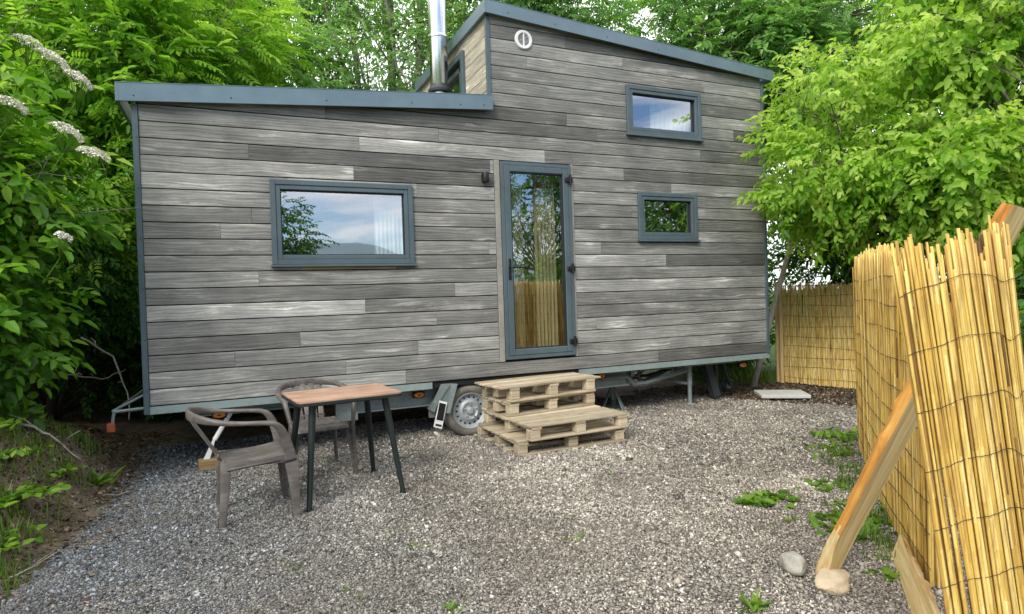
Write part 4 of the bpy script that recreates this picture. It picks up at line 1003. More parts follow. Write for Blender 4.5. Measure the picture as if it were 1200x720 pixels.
# ---- leaning sharpened post (split log)
def split_log(name, p0, p1, r, flat_dir, label, cat, mats, pointed=0.0, seed=3):
    p0, p1 = Vector(p0), Vector(p1); d_ = (p1-p0); L = d_.length; d_.normalize()
    z = d_; y = Vector(flat_dir); y = (y-z*y.dot(z)).normalized(); x = y.cross(z)
    Rm = Matrix((x, y, z)).transposed(); ob = MB(); n = 14; R = random.Random(seed); m_ = 44; rows = []
    knots = [(R.uniform(0.25, 0.97), R.uniform(0.1, 1.5)) for _ in range(7)]
    cutset = set()
    for i in range(m_+1):
        f = i/m_; rad = r*(1.0+0.05*math.sin(f*9+seed)+0.03*math.sin(f*23)); rows.append([])
        for k in range(n+1):            # round side, angles 0..pi (pointing to -y)
            a_ = PI*k/n; kb = sum(0.22*math.exp(-((f-kf)/0.014)**2-((a_-ka)/0.26)**2) for kf, ka in knots); q = rad*(1+kb+0.02*math.sin(5*a_+f*4))
            X_, Y_ = q*math.cos(a_), -q*0.9*math.sin(a_)+r*0.42
            if pointed and f*L < pointed:      # two axe cuts toward the tip
                g = max(0.0, f*L/pointed)
                for (an, l0, l1) in ((0.42, 0.02, 1.02), (2.5, 0.30, 1.05)):
                    nx_, ny_ = math.cos(an), -math.sin(an); q_ = X_*nx_+Y_*ny_; lim = r*(l0+(l1-l0)*g)
                    if q_ > lim: X_ -= (q_-lim)*nx_; Y_ -= (q_-lim)*ny_; cutset.add((i, k))
            rows[-1].append((X_, Y_, f*L))
    vs = [p for row in rows for p in row]; nn = n+1
    for i in range(m_):
        for k in range(n): ob.f.append((i*nn+k, i*nn+k+1, (i+1)*nn+k+1, (i+1)*nn+k)); ob.t.append(.5); ob.m.append(1 if ((i, k) in cutset and (i, k+1) in cutset) else 0)
    ob.v += vs
    for f_ in [(i*nn+n, i*nn, (i+1)*nn, (i+1)*nn+n) for i in range(m_)]+[tuple(range(nn)), tuple(range(m_*nn+n, m_*nn-1, -1))]: ob.f.append(f_); ob.t.append(.5); ob.m.append(1)
    # merge so that the log is one closed solid
    import bmesh
    me = bpy.data.meshes.new(name); me.from_pydata(ob.v, [], ob.f); me.polygons.foreach_set('material_index', np.array(ob.m, np.int32))
    for mm in mats: me.materials.append(mm)
    bm = bmesh.new(); bm.from_mesh(me); bmesh.ops.remove_doubles(bm, verts=bm.verts[:], dist=1e-5); bmesh.ops.recalc_face_normals(bm, faces=bm.faces[:]); bm.to_mesh(me); bm.free()
    me.polygons.foreach_set('use_smooth', np.ones(len(me.polygons), bool)); me.set_sharp_from_angle(angle=math.radians(42))
    o = bpy.data.objects.new(name, me); col.objects.link(o)
    o.matrix_world = Matrix.Translation(p0) @ Rm.to_4x4(); tag(o, label, cat); return o
split_log('wooden_post', (3.945, -3.835, -0.01), (4.175, -4.585, 1.70), 0.076, (0.06, -1.0, -0.15), 'sharpened split wooden post leaning against the reed fence, point on the gravel', 'post', [M['post_round'], M['post_sawn']], 0.42, 3)
split_log('split_log', (4.515, -3.865, 0.045), (3.80, -4.50, 0.055), 0.064, (-0.62, 0.72, 0.35), 'split log lying on the ground along the foot of the reed fence', 'log', [M['log_bark'], M['post_sawn']], 0.0, 8)

# ---- stones, slab
def stone(name, loc, size, mat, label, seed):
    import bmesh
    bm = bmesh.new(); bmesh.ops.create_icosphere(bm, subdivisions=4, radius=1.0); sv = Vector((seed*3.1, seed*1.7, seed))
    for v_ in bm.verts:
        n_ = mnoise.noise(v_.co*0.8+sv)*0.30+mnoise.noise(v_.co*2.0+sv)*0.09+mnoise.noise(v_.co*5+sv)*0.045+mnoise.noise(v_.co*14+sv)*0.015
        c_ = v_.co*(1+n_)
        for ax in ((0.5,0.2,0.84), (-0.8,0.3,0.5), (0.2,-0.85,0.45), (0.8,-0.5,-0.1)):      # split facets
            dq = c_.dot(Vector(ax).normalized()); 
            if dq > 0.84: c_ -= Vector(ax).normalized()*(dq-0.84)*0.7
        v_.co = Vector((c_.x*size[0], c_.y*size[1], c_.z*size[2]))
    me = bpy.data.meshes.new(name); bm.to_mesh(me); bm.free(); me.materials.append(mat); me.polygons.foreach_set('use_smooth', np.ones(len(me.polygons), bool))
    me.set_sharp_from_angle(angle=math.radians(28))
    o = bpy.data.objects.new(name, me); col.objects.link(o); o.location = loc; o.rotation_euler = (0, 0, seed); tag(o, label, 'stone'); return o
stone('stone', (3.885, -3.740, 0.040), (0.086, 0.062, 0.058), M['stone_grey'], 'grey stone at the foot of the leaning post, left of the tan one', 1.0)
stone('stone', (3.925, -3.945, 0.030), (0.102, 0.070, 0.050), M['stone_tan'], 'flat tan stone in front of the foot of the leaning post', 0.35)
p = MB(); p.box((-0.30, -0.20, 0), (0.30, 0.20, 0.045), .5, None, 0.006); o = p.build('paving_slab', M['concrete'], None); o.location = (7.86, 0.0, 0.02); o.rotation_euler = (0.02, 0.01, -0.55)
tag(o, 'pale concrete slab lying on the soil beyond the house corner', 'slab')

# ================================================================== FOLIAGE
def leaf_quads(L, W, fold=0.18, droop=0.15):
    """one leaf, two quads folded on the midrib, along +x"""
    v = np.array([(0,0,0), (0.32,0.5*W/L,fold*W/L), (0.72,0.38*W/L,fold*0.7*W/L-droop*0.5), (1,0,-droop), (0.72,-0.38*W/L,fold*0.7*W/L-droop*0.5), (0.32,-0.5*W/L,fold*W/L)])*L
    return v, np.array([(0,3,2,1), (0,5,4,3)])
def rotz(a): c, s = math.cos(a), math.sin(a); return np.array([(c,-s,0),(s,c,0),(0,0,1)])
def rotx(a): c, s = math.cos(a), math.sin(a); return np.array([(1,0,0),(0,c,-s),(0,s,c)])
def roty(a): c, s = math.cos(a), math.sin(a); return np.array([(c,0,s),(0,1,0),(-s,0,c)])
def compose(parts):
    V, F, b = [], [], 0
    for v, f in parts: V.append(v); F.append(f+b); b += len(v)
    return np.concatenate(V), np.concatenate(F)
def sprig(n, length, L, W, R, kind='alternate'):
    parts = []
    if kind == 'pinnate':
        for i in range(n):
            x = length*(0.22+0.74*i/n); dz = -0.10*length*(i/n)**2
            for s_ in (-1, 1):
                v, f = leaf_quads(L*R.uniform(0.85, 1.1), W, 0.15, 0.22); parts.append((v @ rotx(R.normal(0, 0.25)).T @ rotz(s_*(1.05-0.3*i/n)).T+np.array([x, 0, dz]), f))
        v, f = leaf_quads(L*1.1, W*1.05); parts.append((v @ roty(0.2).T+np.array([length*0.97, 0, -0.1*length]), f))
    else:
        for i in range(n):
            f_ = (i+0.5)/n; x = length*f_; v, f = leaf_quads(L*R.uniform(0.75, 1.15), W*R.uniform(0.85, 1.15), 0.2, R.uniform(0.1, 0.35))
            v = v @ rotx(R.normal(0, 0.6)).T @ roty(R.uniform(0.0, 0.7)).T @ rotz((1 if i % 2 else -1)*R.uniform(0.5, 1.2)*(1-0.5*f_)).T
            parts.append((v+np.array([x, 0, -0.15*length*f_*f_]), f))
    v, f = compose(parts)
    tw = np.array([(0,-0.0015,0),(0,0.0015,0),(length*0.95,0.001,-0.1*length),(length*0.95,-0.001,-0.1*length)]); return v, f
def place(templates, P, Dv, S, T0, R, up_jit=0.45):
    """instance templates at P along Dv; returns V,F,tint"""
    n = len(P); which = R.integers(0, len(templates), n); Vs, Fs, Ts, b = [], [], [], 0
    x = Dv/np.maximum(np.linalg.norm(Dv, axis=1, keepdims=True), 1e-6)
    up = np.array([0,0,1.0])+R.normal(0, up_jit, (n,3)); y = np.cross(up, x); y /= np.maximum(np.linalg.norm(y, axis=1, keepdims=True), 1e-6); z = np.cross(x, y)
    Rm = np.stack([x, y, z], -1)
    for k, (tv, tf) in enumerate(templates):
        idx = np.where(which == k)[0]
        if not len(idx): continue
        v = np.einsum('nij,kj->nki', Rm[idx], tv)*S[idx][:,None,None]+P[idx][:,None,:]
        f = (tf[None]+(np.arange(len(idx))*len(tv))[:,None,None]).reshape(-1, 4)+b; b += len(idx)*len(tv)
        nl = len(tf)//2; t = np.clip(T0[idx][:,None]+R.normal(0, 0.10, (len(idx), nl)), 0, 1); t = np.repeat(t, 2, axis=1)
        Vs.append(v.reshape(-1,3)); Fs.append(f); Ts.append(t.ravel())
    return np.concatenate(Vs), np.concatenate(Fs), np.concatenate(Ts)
TR = np.random.default_rng(77)
TPL = {'near': [sprig(7, 0.30, 0.095, 0.050, TR) for _ in range(5)],
       'elder': [sprig(2, 0.20, 0.120, 0.058, TR, 'pinnate') for _ in range(4)],
       'ash': [sprig(5, 0.30, 0.090, 0.030, TR, 'pinnate') for _ in range(4)],
       'fine': [sprig(9, 0.34, 0.085, 0.042, TR) for _ in range(5)],
       'small': [sprig(8, 0.22, 0.050, 0.026, TR) for _ in range(5)]}
def bez(p0, p1, p2, n):
    return [tuple((1-t)**2*np.array(p0)+2*t*(1-t)*np.array(p1)+t*t*np.array(p2)) for t in np.linspace(0, 1, n)]
def tree(name, label, cat, loc, stems, blobs, nclump, per, tpl, mat, bark, scale=1.0, clump_r=0.42, seed=0, group=None, tint=(0.45, 0.2), droop=0.35, limb=0.022, shell=0.55, light_top=0.25, z_floor=0.25, avoid=None, extra=None):
    """stems: list of [(x,y,z,r),...] world; blobs: (cx,cy,cz,rx,ry,rz,weight)"""
    R = np.random.default_rng(seed); root = thing(name, label, cat, loc, 0, group); L0 = np.array(loc)
    w_ = np.array([b[6] for b in blobs]); w_ = w_/w_.sum(); C_ = []
    tries = 0
    while len(C_) < nclump and tries < nclump*30:
        tries += 1
        b = blobs[R.choice(len(blobs), p=w_)]; d_ = R.normal(size=3); d_ /= np.linalg.norm(d_); q = (shell+(1-shell)*R.random())**0.6 if R.random() < 0.8 else R.random()
        c_ = np.array(b[:3])+d_*np.array(b[3:6])*q
        if c_[2] < z_floor or (avoid and avoid(c_)): continue
        C_.append((c_, d_, b))
    P, Dv, S, T0 = [], [], [], []; tk = MB()
    for st_ in stems:
        tk.tube([p[:3] for p in st_], [p[3] for p in st_], 10)
    allst = [np.array(p) for st_ in stems for p in st_]
    for (c_, d_, b) in C_:
        m_ = max(3, int(per*R.uniform(0.55, 1.45))); cr = clump_r*R.uniform(0.65, 1.35); g = R.normal(0, 1, (m_,3))*cr*np.array([0.55, 0.55, 0.40])
        pos = c_+g; out_ = g/np.maximum(np.linalg.norm(g, axis=1, keepdims=True), 1e-6)*0.8+d_*0.7+R.normal(0, 0.45, (m_,3)); out_[:,2] = out_[:,2]*0.6-droop
        P.append(pos); Dv.append(out_); S.append(scale*R.uniform(0.6, 1.3, m_))
        tc = R.normal(tint[0], tint[1]*0.7); rel = (pos[:,2]-b[2])/b[5]; T0.append(np.clip(tc+light_top*0.5*rel+0.5*light_top*(g[:,2]/(cr*0.5))+R.normal(0, tint[1]*0.4, m_), 0, 1))  # crown and clump tops tinted lighter: light from above painted into the leaves
        # limb to the clump
        cand = [a_ for a_ in allst if a_[2] < c_[2]+0.2] or allst; a_ = min(cand, key=lambda q: np.linalg.norm(q[:3]-c_)+0.3*abs(c_[2]-q[2]-0.8)+R.uniform(0, 0.5))
        mid = (a_[:3]+c_)/2+np.array([0,0,0.25])*np.linalg.norm(a_[:3]-c_)*0.5+R.normal(0, 0.08, 3)
        r0_ = min(a_[3]*0.7, limb*R.uniform(0.7, 1.3)); pts = bez(a_[:3], mid, c_, 7); tk.tube(pts, [r0_*(1-0.8*i/6)+0.002 for i in range(7)], 5)
        for q in range(3):
            e = c_+R.normal(0, 1, 3)*cr*0.7; s0 = pts[4+q % 2]; tk.tube([s0, tuple((np.array(s0)+e)/2+R.normal(0, 0.04, 3)), tuple(e)], [r0_*0.35+0.002, r0_*0.22+0.0015, 0.0015], 4)
    P, Dv, S, T0 = map(np.concatenate, (P, Dv, S, T0))
    keep = P[:,2] > z_floor*0.5
    if avoid is not None: keep &= ~np.array([bool(avoid(p)) for p in P])
    P, Dv, S, T0 = P[keep], Dv[keep], S[keep], T0[keep]
    if extra is not None:
        eP, eD = extra; P = np.concatenate([P, eP]); Dv = np.concatenate([Dv, eD]); S = np.concatenate([S, scale*R.uniform(0.8, 1.1, len(eP))]); T0 = np.concatenate([T0, np.full(len(eP), 0.75)])
    V, F, T_ = place(TPL[tpl], P, Dv, S, T0, R)
    # natural leaves and twigs keep out of the house
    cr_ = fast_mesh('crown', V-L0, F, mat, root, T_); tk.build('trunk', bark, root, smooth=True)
    return root
def in_house(p, m=0.12):
    return HX0-m < p[0] < HX1+m and -m < p[1] < DEP+m and p[2] < (rl(p[0])+0.3 if p[0] < STEP else ru(p[0])+0.3)

# left: flowering elder in the foreground
tree('elder_bush', 'large leafy elder bush with flat white flower heads at the left edge', 'bush', (-0.95, -0.2, 0.5),
     [[(-0.95,-0.2,0.5,0.05),(-0.85,-0.15,1.4,0.04),(-0.6,-0.3,2.4,0.03),(-0.4,-0.3,3.4,0.02)], [(-0.98,-0.1,0.5,0.04),(-1.1,0.2,1.6,0.03),(-1.0,0.4,2.8,0.02)], [(-0.9,-0.25,0.5,0.04),(-0.6,-0.5,1.2,0.03),(-0.3,-0.5,1.9,0.02)]],
     [(-0.72,-0.25,2.55,0.85,0.75,1.05,3), (-0.68,-0.2,1.55,0.66,0.7,0.70,2.0), (-1.3,0.2,2.0,0.9,0.8,1.5,1), (-0.30,-0.35,2.35,0.52,0.45,0.50,1.1)], 96, 34, 'elder', M['leaf_elder'], M['bark_grey'], 0.86, 0.34, 1, None, (0.48, 0.30), 0.3, 0.016, avoid=lambda p: in_house(p, 0.25) or (p[0] > 0.55-0.35*max(0, p[2]-2.8)-0.45*max(0, 1.9-p[2])), z_floor=0.98)
# flower heads of the elder (umbels)
def umbel(loc, tilt, r, k):
    R = np.random.default_rng(100+k); n = 620; a_ = R.uniform(0, 2*PI, n); q = np.sqrt(R.random(n))*r; x, y = q*np.cos(a_), q*np.sin(a_)
    z = -0.9*q*q/r*0.5+R.normal(0, 0.004, n)+0.010*np.sin(a_*5)*q/r; C_ = np.stack([x, y, z], -1) @ rotx(tilt[0]).T @ roty(tilt[1]).T
    # each floret is a small five-cornered star cup, as two quads
    s = 0.0042; fv = np.array([(-1,-1,0),(1,-1,0.3),(1,1,0),(-1,1,0.3)])*s; fv2 = fv @ rotz(0.8).T+np.array([0,0,0.002]); tv = np.concatenate([fv, fv2]); V = []; F = []
    b = 0
    for i in range(n):
        m_ = rotx(R.normal(0, 0.5)) @ roty(R.normal(0, 0.5)) @ rotz(R.uniform(0, 3)); V.append(tv @ m_.T*R.uniform(0.7, 1.3)+C_[i]); F += [(b,b+1,b+2,b+3),(b+4,b+5,b+6,b+7)]; b += 8
    o = fast_mesh('flower_head', np.concatenate(V), F, M['flower'], bpy.data.objects['elder_bush']); o.location = Vector(loc)-Vector((-0.95, -0.2, 0.5))
    st_ = MB(); c0 = Vector((-0.05, 0.05, -0.16))
    for i in range(0, n, 22): st_.tube([c0, (c0+Vector(C_[i]))*0.5+Vector((0,0,-0.02)), Vector(C_[i])-Vector((0,0,0.003))], 0.0013, 4)
    st_.tube([c0, c0+Vector((-0.08, 0.03, -0.12))], 0.003, 5); st_.build('flower_stalk', M['leaf_weed'], o, local=True)
for k, (p, tl, r) in enumerate([((0.28,-1.05,3.17),(0.12,0.50),0.10), ((0.42,-1.13,3.06),(0.15,0.62),0.11), ((0.56,-1.17,2.93),(0.10,0.60),0.09), ((0.17,-1.06,2.77),(0.15,0.50),0.10), ((0.48,-1.15,2.60),(0.10,0.55),0.105), ((0.62,-1.22,2.45),(0.22,0.35),0.095), ((0.40,-1.0,1.92),(0.15,0.55),0.05)]): umbel(p, tl, r, k)
av = lambda p: in_house(p, 0.3)
G_BACK = 'trees standing behind the house'
# behind-left ash with bright pinnate fronds
tree('ash_tree', 'bright green ash tree with feathery fronds behind the low roof end', 'tree', (0.3, 4.3, 0),
     [[(0.3,4.3,0,0.16),(0.25,4.2,2,0.13),(0.5,4.0,4,0.10),(0.8,3.9,6,0.06)]], [(0.1,3.6,4.9,1.7,1.3,1.9,3), (-0.5,3.2,3.0,1.2,1.2,1.6,1.8), (1.2,3.9,4.7,0.8,0.9,1.3,0.9)], 150, 52, 'ash', M['leaf_ash'], M['bark_grey'], 1.12, 0.5, 2, G_BACK, (0.55, 0.25), 0.25, 0.03, avoid=av)
tree('hazel_shrub', 'shady dark green shrub in the gap between elder and house end', 'shrub', (-0.5, 2.5, 0.2),
     [[(-0.5,2.5,0.2,0.05),(-0.4,2.4,1.2,0.04),(-0.1,2.3,2.2,0.02)], [(-0.5,2.6,0.2,0.04),(-0.9,2.3,1.4,0.02)]], [(-0.15,2.3,2.0,0.9,0.7,0.75,2), (-1.0,1.9,1.7,0.9,0.8,1.0,1.5), (-0.1,3.6,1.7,1.0,0.6,0.8,1), (-0.2,3.4,0.7,1.2,0.5,0.6,1.2), (-1.3,2.6,1.0,0.8,0.8,0.7,1)], 105, 36, 'small', M['leaf_dark'], M['bark_dark'], 1.3, 0.38, 3, None, (0.5, 0.25), 0.3, 0.015, avoid=lambda p: in_house(p, 0.3) or (p[1] < 1.9 and p[2] < 1.0), z_floor=0.15)
tree('thicket', 'dark hedge thicket closing the back of the shady hollow', 'hedge', (-0.8, 6.0, 0), [[(-0.8,6,0,0.08),(-0.8,6,2,0.05)], [(1.0,6.4,0,0.08),(1,6.4,2,0.05)], [(-2.4,5,0,0.08),(-2.4,5,2,0.05)]],
     [(-0.6,5.2,1.2,2.0,0.6,1.3,2.5), (-0.8,6.2,1.5,2.2,0.7,1.6,2), (-2.4,4.6,1.8,0.8,1.6,1.8,1.2), (1.4,6.6,1.6,1.8,0.6,1.6,1)], 150, 40, 'fine', M['leaf_dark'], M['bark_dark'], 1.25, 0.6, 4, None, (0.3, 0.2), 0.3, 0.02)
tree('light_block_hedge', 'added dark hedge behind the trailer, blocking light under its floor', 'hedge', (3.0, 3.4, 0), [[(1.2,3.4,0,0.03),(1.2,3.4,0.9,0.015)], [(3.0,3.4,0,0.03),(3.0,3.4,0.9,0.015)], [(4.6,3.4,0,0.03),(4.6,3.4,0.9,0.015)]],
     [(1.5,3.3,0.5,0.9,0.4,0.6,1), (3.2,3.3,0.5,1.1,0.4,0.6,1), (4.8,3.3,0.5,0.9,0.4,0.55,1)], 90, 36, 'fine', M['leaf_dark'], M['bark_dark'], 1.0, 0.36, 24, None, (0.3, 0.2), 0.2, 0.012, z_floor=0.05, avoid=lambda p: p[1] < 2.75)  # added only to stop light leaking in under the trailer from behind
# mid trees over the low roof
tree('maple_tree', 'mid green tree over the middle of the low roof', 'tree', (2.5, 6.2, 0), [[(2.5,6.2,0,0.14),(2.5,6.1,3,0.11),(2.7,6,5.5,0.07),(2.9,5.9,7.2,0.04)]],
     [(2.35,5.7,5.6,0.95,0.9,1.9,2), (2.1,4.9,4.6,0.9,0.8,0.9,1.3), (2.9,5.9,7.4,0.8,0.8,0.7,0.5)], 64, 46, 'small', M['leaf_blue'], M['bark_grey'], 1.7, 0.48, 5, G_BACK, (0.5, 0.22), 0.3, 0.025, avoid=av)
stems4 = []
for (x, y, lx, ly, r) in ((3.75,5.3,-0.45,0.1,0.050), (4.15,5.1,0.05,0.2,0.085), (4.50,5.0,0.22,0.0,0.070), (4.32,5.5,-0.25,0.1,0.045), (5.0,5.3,0.5,0.1,0.045)):
    q = len(stems4)
    stems4.append([(x-lx,y,0,r*1.3),(x-0.1*lx,y,2.5,r*1.12),(x+0.2*lx,y+ly*.5,4.6,r),(x+0.55*lx+0.04,y+ly,6.2,r*0.8),(x+lx,y+ly,8.0,r*0.5)])
for (a, b_, c_, r_) in (((3.95,5.2,4.2),(3.3,5.2,5.6),(2.9,5.3,7.2),0.045), ((4.2,5.2,4.6),(4.75,5.1,5.8),(5.3,5.1,7.2),0.045), ((4.3,5.3,3.9),(3.75,5.2,5.0),(3.4,5.1,6.4),0.035), ((4.6,5.0,4.3),(4.2,4.9,5.4),(4.0,4.9,7.0),0.04), ((3.6,5.2,4.4),(3.1,5.0,5.0),(2.6,5.0,5.9),0.03), ((4.9,5.2,4.6),(5.4,5.0,5.6),(5.7,5.0,6.6),0.03)):
    stems4.append([(*a, r_), (*[(a[i]+b_[i])/2+(0.05 if i == 0 else 0) for i in range(3)], r_*0.9), (*b_, r_*0.75), (*c_, r_*0.4)])
tree('alder_tree', 'airy tree with several bare pale stems left of and behind the chimney', 'tree', (4.3, 5.2, 0), stems4,
     [(4.2,5.3,7.3,1.6,0.9,0.8,1.2), (3.4,5.0,4.8,0.7,0.5,0.40,0.9), (5.0,5.2,6.3,0.6,0.5,0.6,0.7), (4.5,4.9,4.5,0.9,0.4,0.35,0.9), (3.5,5.4,6.5,0.6,0.5,0.7,0.6), (4.2,4.8,5.5,1.5,0.5,0.9,1.6)], 96, 22, 'small', M['leaf_blue'], M['bark_grey'], 1.4, 0.42, 6, G_BACK, (0.5, 0.22), 0.3, 0.022, avoid=av)
tree('oak_tree', 'dark dense tree rising behind the top corner of the tall roof', 'tree', (6.6, 6.2, 0), [[(6.6,6.2,0,0.2),(6.7,6.1,3,0.16),(6.9,5.6,5.5,0.1),(7,5.3,7.5,0.05)]],
     [(6.4,5.3,7.0,1.25,1.2,1.3,2), (7.6,5.0,6.8,0.95,1.0,1.0,1.2), (6.9,5.6,5.4,1.6,1.0,1.0,1)], 110, 46, 'fine', M['leaf_blue'], M['bark_grey'], 1.05, 0.5, 7, G_BACK, (0.34, 0.2), 0.35, 0.03, avoid=av)
tree('willow_tree', 'tall blue-green tree behind the right half of the roof', 'tree', (9.8, 3.9, 0), [[(9.8,3.9,0,0.22),(9.8,3.8,3,0.18),(9.8,3.4,5.5,0.1),(9.9,3.2,7.5,0.05)]],
     [(9.6,3.3,6.0,1.5,1.2,1.9,3), (10.9,2.6,6.2,1.2,0.9,1.5,2.2), (12.0,1.8,6.2,1.2,0.9,1.5,1.5), (9.3,3.2,4.0,1.1,0.9,1.2,1.4), (10.9,3.0,4.6,1.2,1.0,1.5,1.4), (8.7,3.7,5.9,0.7,0.7,1.0,0.9)], 230, 40, 'ash', M['leaf_blue'], M['bark_grey'], 1.05, 0.5, 8, G_BACK, (0.50, 0.24), 0.35, 0.03, avoid=av)
# right: light green trees beside and behind the reed fence
tw = [((7.05,-0.55,3.08), (7.6,-0.9,3.0)), ((7.15,-0.5,2.52), (7.7,-0.8,2.55)), ((7.2,-0.65,3.25), (7.8,-0.9,3.1))]
eP, eD = [], []
for (tip, b0) in tw:
    for f in np.linspace(0, 1, 9):
        for q in range(3): p = np.array(b0)+(np.array(tip)-np.array(b0))*f+RNG.normal(0, 0.04, 3); eP.append(p); eD.append(np.array(tip)-np.array(b0)+RNG.normal(0, 0.25, 3)-np.array([0,0,0.15]))
clear = lambda p: in_house(p, 0.15) or (p[2] > 3.3 and p[1] < -1.5) or (p[0]-1.387) < 1.075*(p[1]+6.02) or (p[2] < 2.0 and p[0]-1.387 < 1.22*(p[1]+6.02)) or (p[1] < -2.0 and p[0] < 6.6) or (p[0] < 6.75)
tree('beech_tree', 'bright yellow-green tree overhanging the right corner of the house', 'tree', (8.75, -0.75, 0), [[(8.75,-0.75,0,0.055),(8.76,-0.6,1.0,0.05),(8.70,-0.45,2.0,0.040),(8.60,-0.35,2.9,0.026),(8.5,-0.3,3.5,0.012)], [(8.76,-0.62,0.9,0.035),(9.0,-0.75,2.0,0.028),(9.1,-0.85,3.0,0.014)]],
     [(8.35,-0.55,3.05,0.90,0.55,1.15,3), (8.0,-0.45,2.75,0.5,0.35,0.55,0.8), (8.7,-0.8,2.2,0.6,0.5,0.45,0.9), (9.0,-1.2,2.7,0.8,0.6,0.6,1.0), (9.2,-0.9,3.9,0.8,0.7,0.9,1)], 84, 26, 'near', M['leaf_near'], M['bark_grey'], 0.92, 0.33, 9, 'trees behind the reed fence', (0.70, 0.25), 0.55, 0.016, avoid=clear, extra=(np.array(eP), np.array(eD)))
tree('cherry_tree', 'large-leaved light green tree behind the reed fence at the right edge', 'tree', (10.3, -1.9, 0), [[(10.3,-1.9,0,0.10),(10.25,-1.85,1.4,0.085),(10.15,-1.8,2.8,0.065),(10.0,-1.7,4.4,0.045),(9.9,-1.6,6.0,0.02)], [(10.25,-1.85,1.3,0.05),(10.6,-2.3,2.8,0.04),(10.8,-2.5,4.2,0.02)]],
     [(9.9,-1.5,4.3,1.15,0.95,1.6,3), (9.5,-1.5,2.5,0.95,0.7,0.75,1.8), (10.9,-2.1,3.6,1.2,0.9,1.6,1.4), (10.5,-1.2,5.6,1.2,0.8,0.9,1.2), (9.8,-2.0,1.9,0.8,0.6,0.6,1)], 128, 34, 'near', M['leaf_near'], M['bark_grey'], 1.18, 0.38, 10, 'trees behind the reed fence', (0.64, 0.27), 0.55, 0.02, avoid=lambda p: p[0] < 7.6 or (p[2] > 2.9 and p[0] < 8.4) or p[1] < -3.3 or (p[1] < -1.9 and p[0] < 9.7))
tree('birch_tree', 'slim pale trunk leaning right beside the house corner, sparse leaves', 'tree', (8.18, 0.80, 0), [[(8.18,0.80,0,0.044),(8.42,0.70,0.95,0.040),(8.68,0.60,1.85,0.036),(8.93,0.50,2.72,0.031),(9.15,0.45,3.7,0.022)]],
     [(9.2,0.45,3.9,0.7,0.5,0.8,2), (8.9,0.9,2.9,0.5,0.4,0.5,1)], 26, 26, 'small', M['leaf_near'], M['bark_pale'], 1.5, 0.33, 11, 'trees behind the reed fence', (0.5, 0.25), 0.4, 0.012, avoid=lambda p: in_house(p, 0.2))
tree('holly_shrub', 'deep green shrubs massed behind the far reed panel', 'shrub', (10.3, 0.9, 0), [[(10.3,0.9,0,0.06),(10.3,0.9,1.5,0.03)], [(10.5,-0.6,0,0.06),(10.5,-0.6,1.5,0.03)], [(9.6,2.4,0,0.06),(9.6,2.4,1.6,0.03)]],
     [(10.2,0.7,1.5,0.8,0.8,1.1,2), (10.4,-0.8,1.6,0.8,1.0,1.1,2), (9.5,2.3,1.2,0.9,0.5,1.2,1.5), (9.9,0.7,2.4,0.6,0.7,0.6,1.2), (10.4,-0.6,2.3,0.7,0.8,0.6,1.2), (10.0,-2.2,1.5,0.9,0.9,1.2,1.4)], 120, 34, 'fine', M['leaf_dark'], M['bark_dark'], 0.9, 0.42, 12, None, (0.6, 0.28), 0.3, 0.015, avoid=lambda p: p[0] < 9.35 and p[1] < 1.2, z_floor=0.2)
tree('privet_shrub', 'shadowed dark shrub at the right edge behind the loose reeds', 'shrub', (6.6, -4.6, 0), [[(6.6,-4.6,0,0.04),(6.6,-4.6,1.2,0.02)]],
     [(6.5,-4.4,1.0,0.7,0.6,0.95,1), (7.3,-4.0,1.2,0.7,0.6,1.0,1)], 46, 28, 'near', M['leaf_dark'], M['bark_dark'], 0.9, 0.33, 13, None, (0.45, 0.25), 0.4, 0.012, z_floor=0.15, avoid=lambda p: p[0]+p[1] < 1.75 or p[0] < 5.6)
tree('young_shrub', 'low bright green shrub growing behind the house corner left of the reed panel', 'shrub', (8.6, 2.0, 0), [[(8.6,2.0,0,0.03),(8.6,2.0,0.8,0.015)]],
     [(8.6,2.0,0.55,0.55,0.35,0.5,1), (8.2,2.7,0.8,0.5,0.4,0.7,0.8)], 34, 26, 'small', M['leaf_weed'], M['bark_grey'], 1.1, 0.22, 14, None, (0.6, 0.25), 0.2, 0.010, z_floor=0.02, avoid=lambda p: in_house(p, 0.1))
# trees across the yard (seen mirrored in the glass)
tree('walnut_tree', 'lone slender tree behind the camera mirrored at the left of the wide window', 'tree', (1.1, -13.2, 0), [[(1.1,-13.2,0,0.12),(1.15,-13.2,2.5,0.1),(1.3,-13.2,5,0.05)]],
     [(1.7,-13.2,3.5,1.8,1.4,1.7,2), (1.9,-13.2,2.3,1.5,1.2,1.0,1), (1.2,-13.2,5.4,1.0,1.0,1.0,1)], 62, 26, 'fine', M['leaf_dark'], M['bark_dark'], 1.2, 0.45, 15, None, (0.55, 0.25), 0.3, 0.03)
tree('plum_tree', 'bushy tree across the yard mirrored in the glazed door', 'tree', (8.2, -7.6, 0), [[(8.2,-7.6,0,0.08),(8.25,-7.6,2,0.055),(8.1,-7.6,4,0.025)]],
     [(8.2,-7.6,3.0,1.4,1.3,1.4,3), (8.6,-7.4,4.4,0.9,0.9,0.9,1), (9.6,-6.6,2.5,1.2,1.1,1.3,1.5)], 110, 24, 'small', M['leaf_dark'], M['bark_dark'], 1.3, 0.42, 16, None, (0.6, 0.25), 0.3, 0.014)
tree('pear_tree', 'round tree across the yard mirrored in the lower small window', 'tree', (11.6, -6.2, 0), [[(11.6,-6.2,0,0.14),(11.6,-6.2,2.0,0.1),(11.6,-6.2,3.2,0.05)]],
     [(11.3,-6.2,2.6,1.5,1.4,1.35,2)], 60, 28, 'fine', M['leaf_dark'], M['bark_dark'], 1.1, 0.45, 17, None, (0.55, 0.25), 0.3, 0.03)

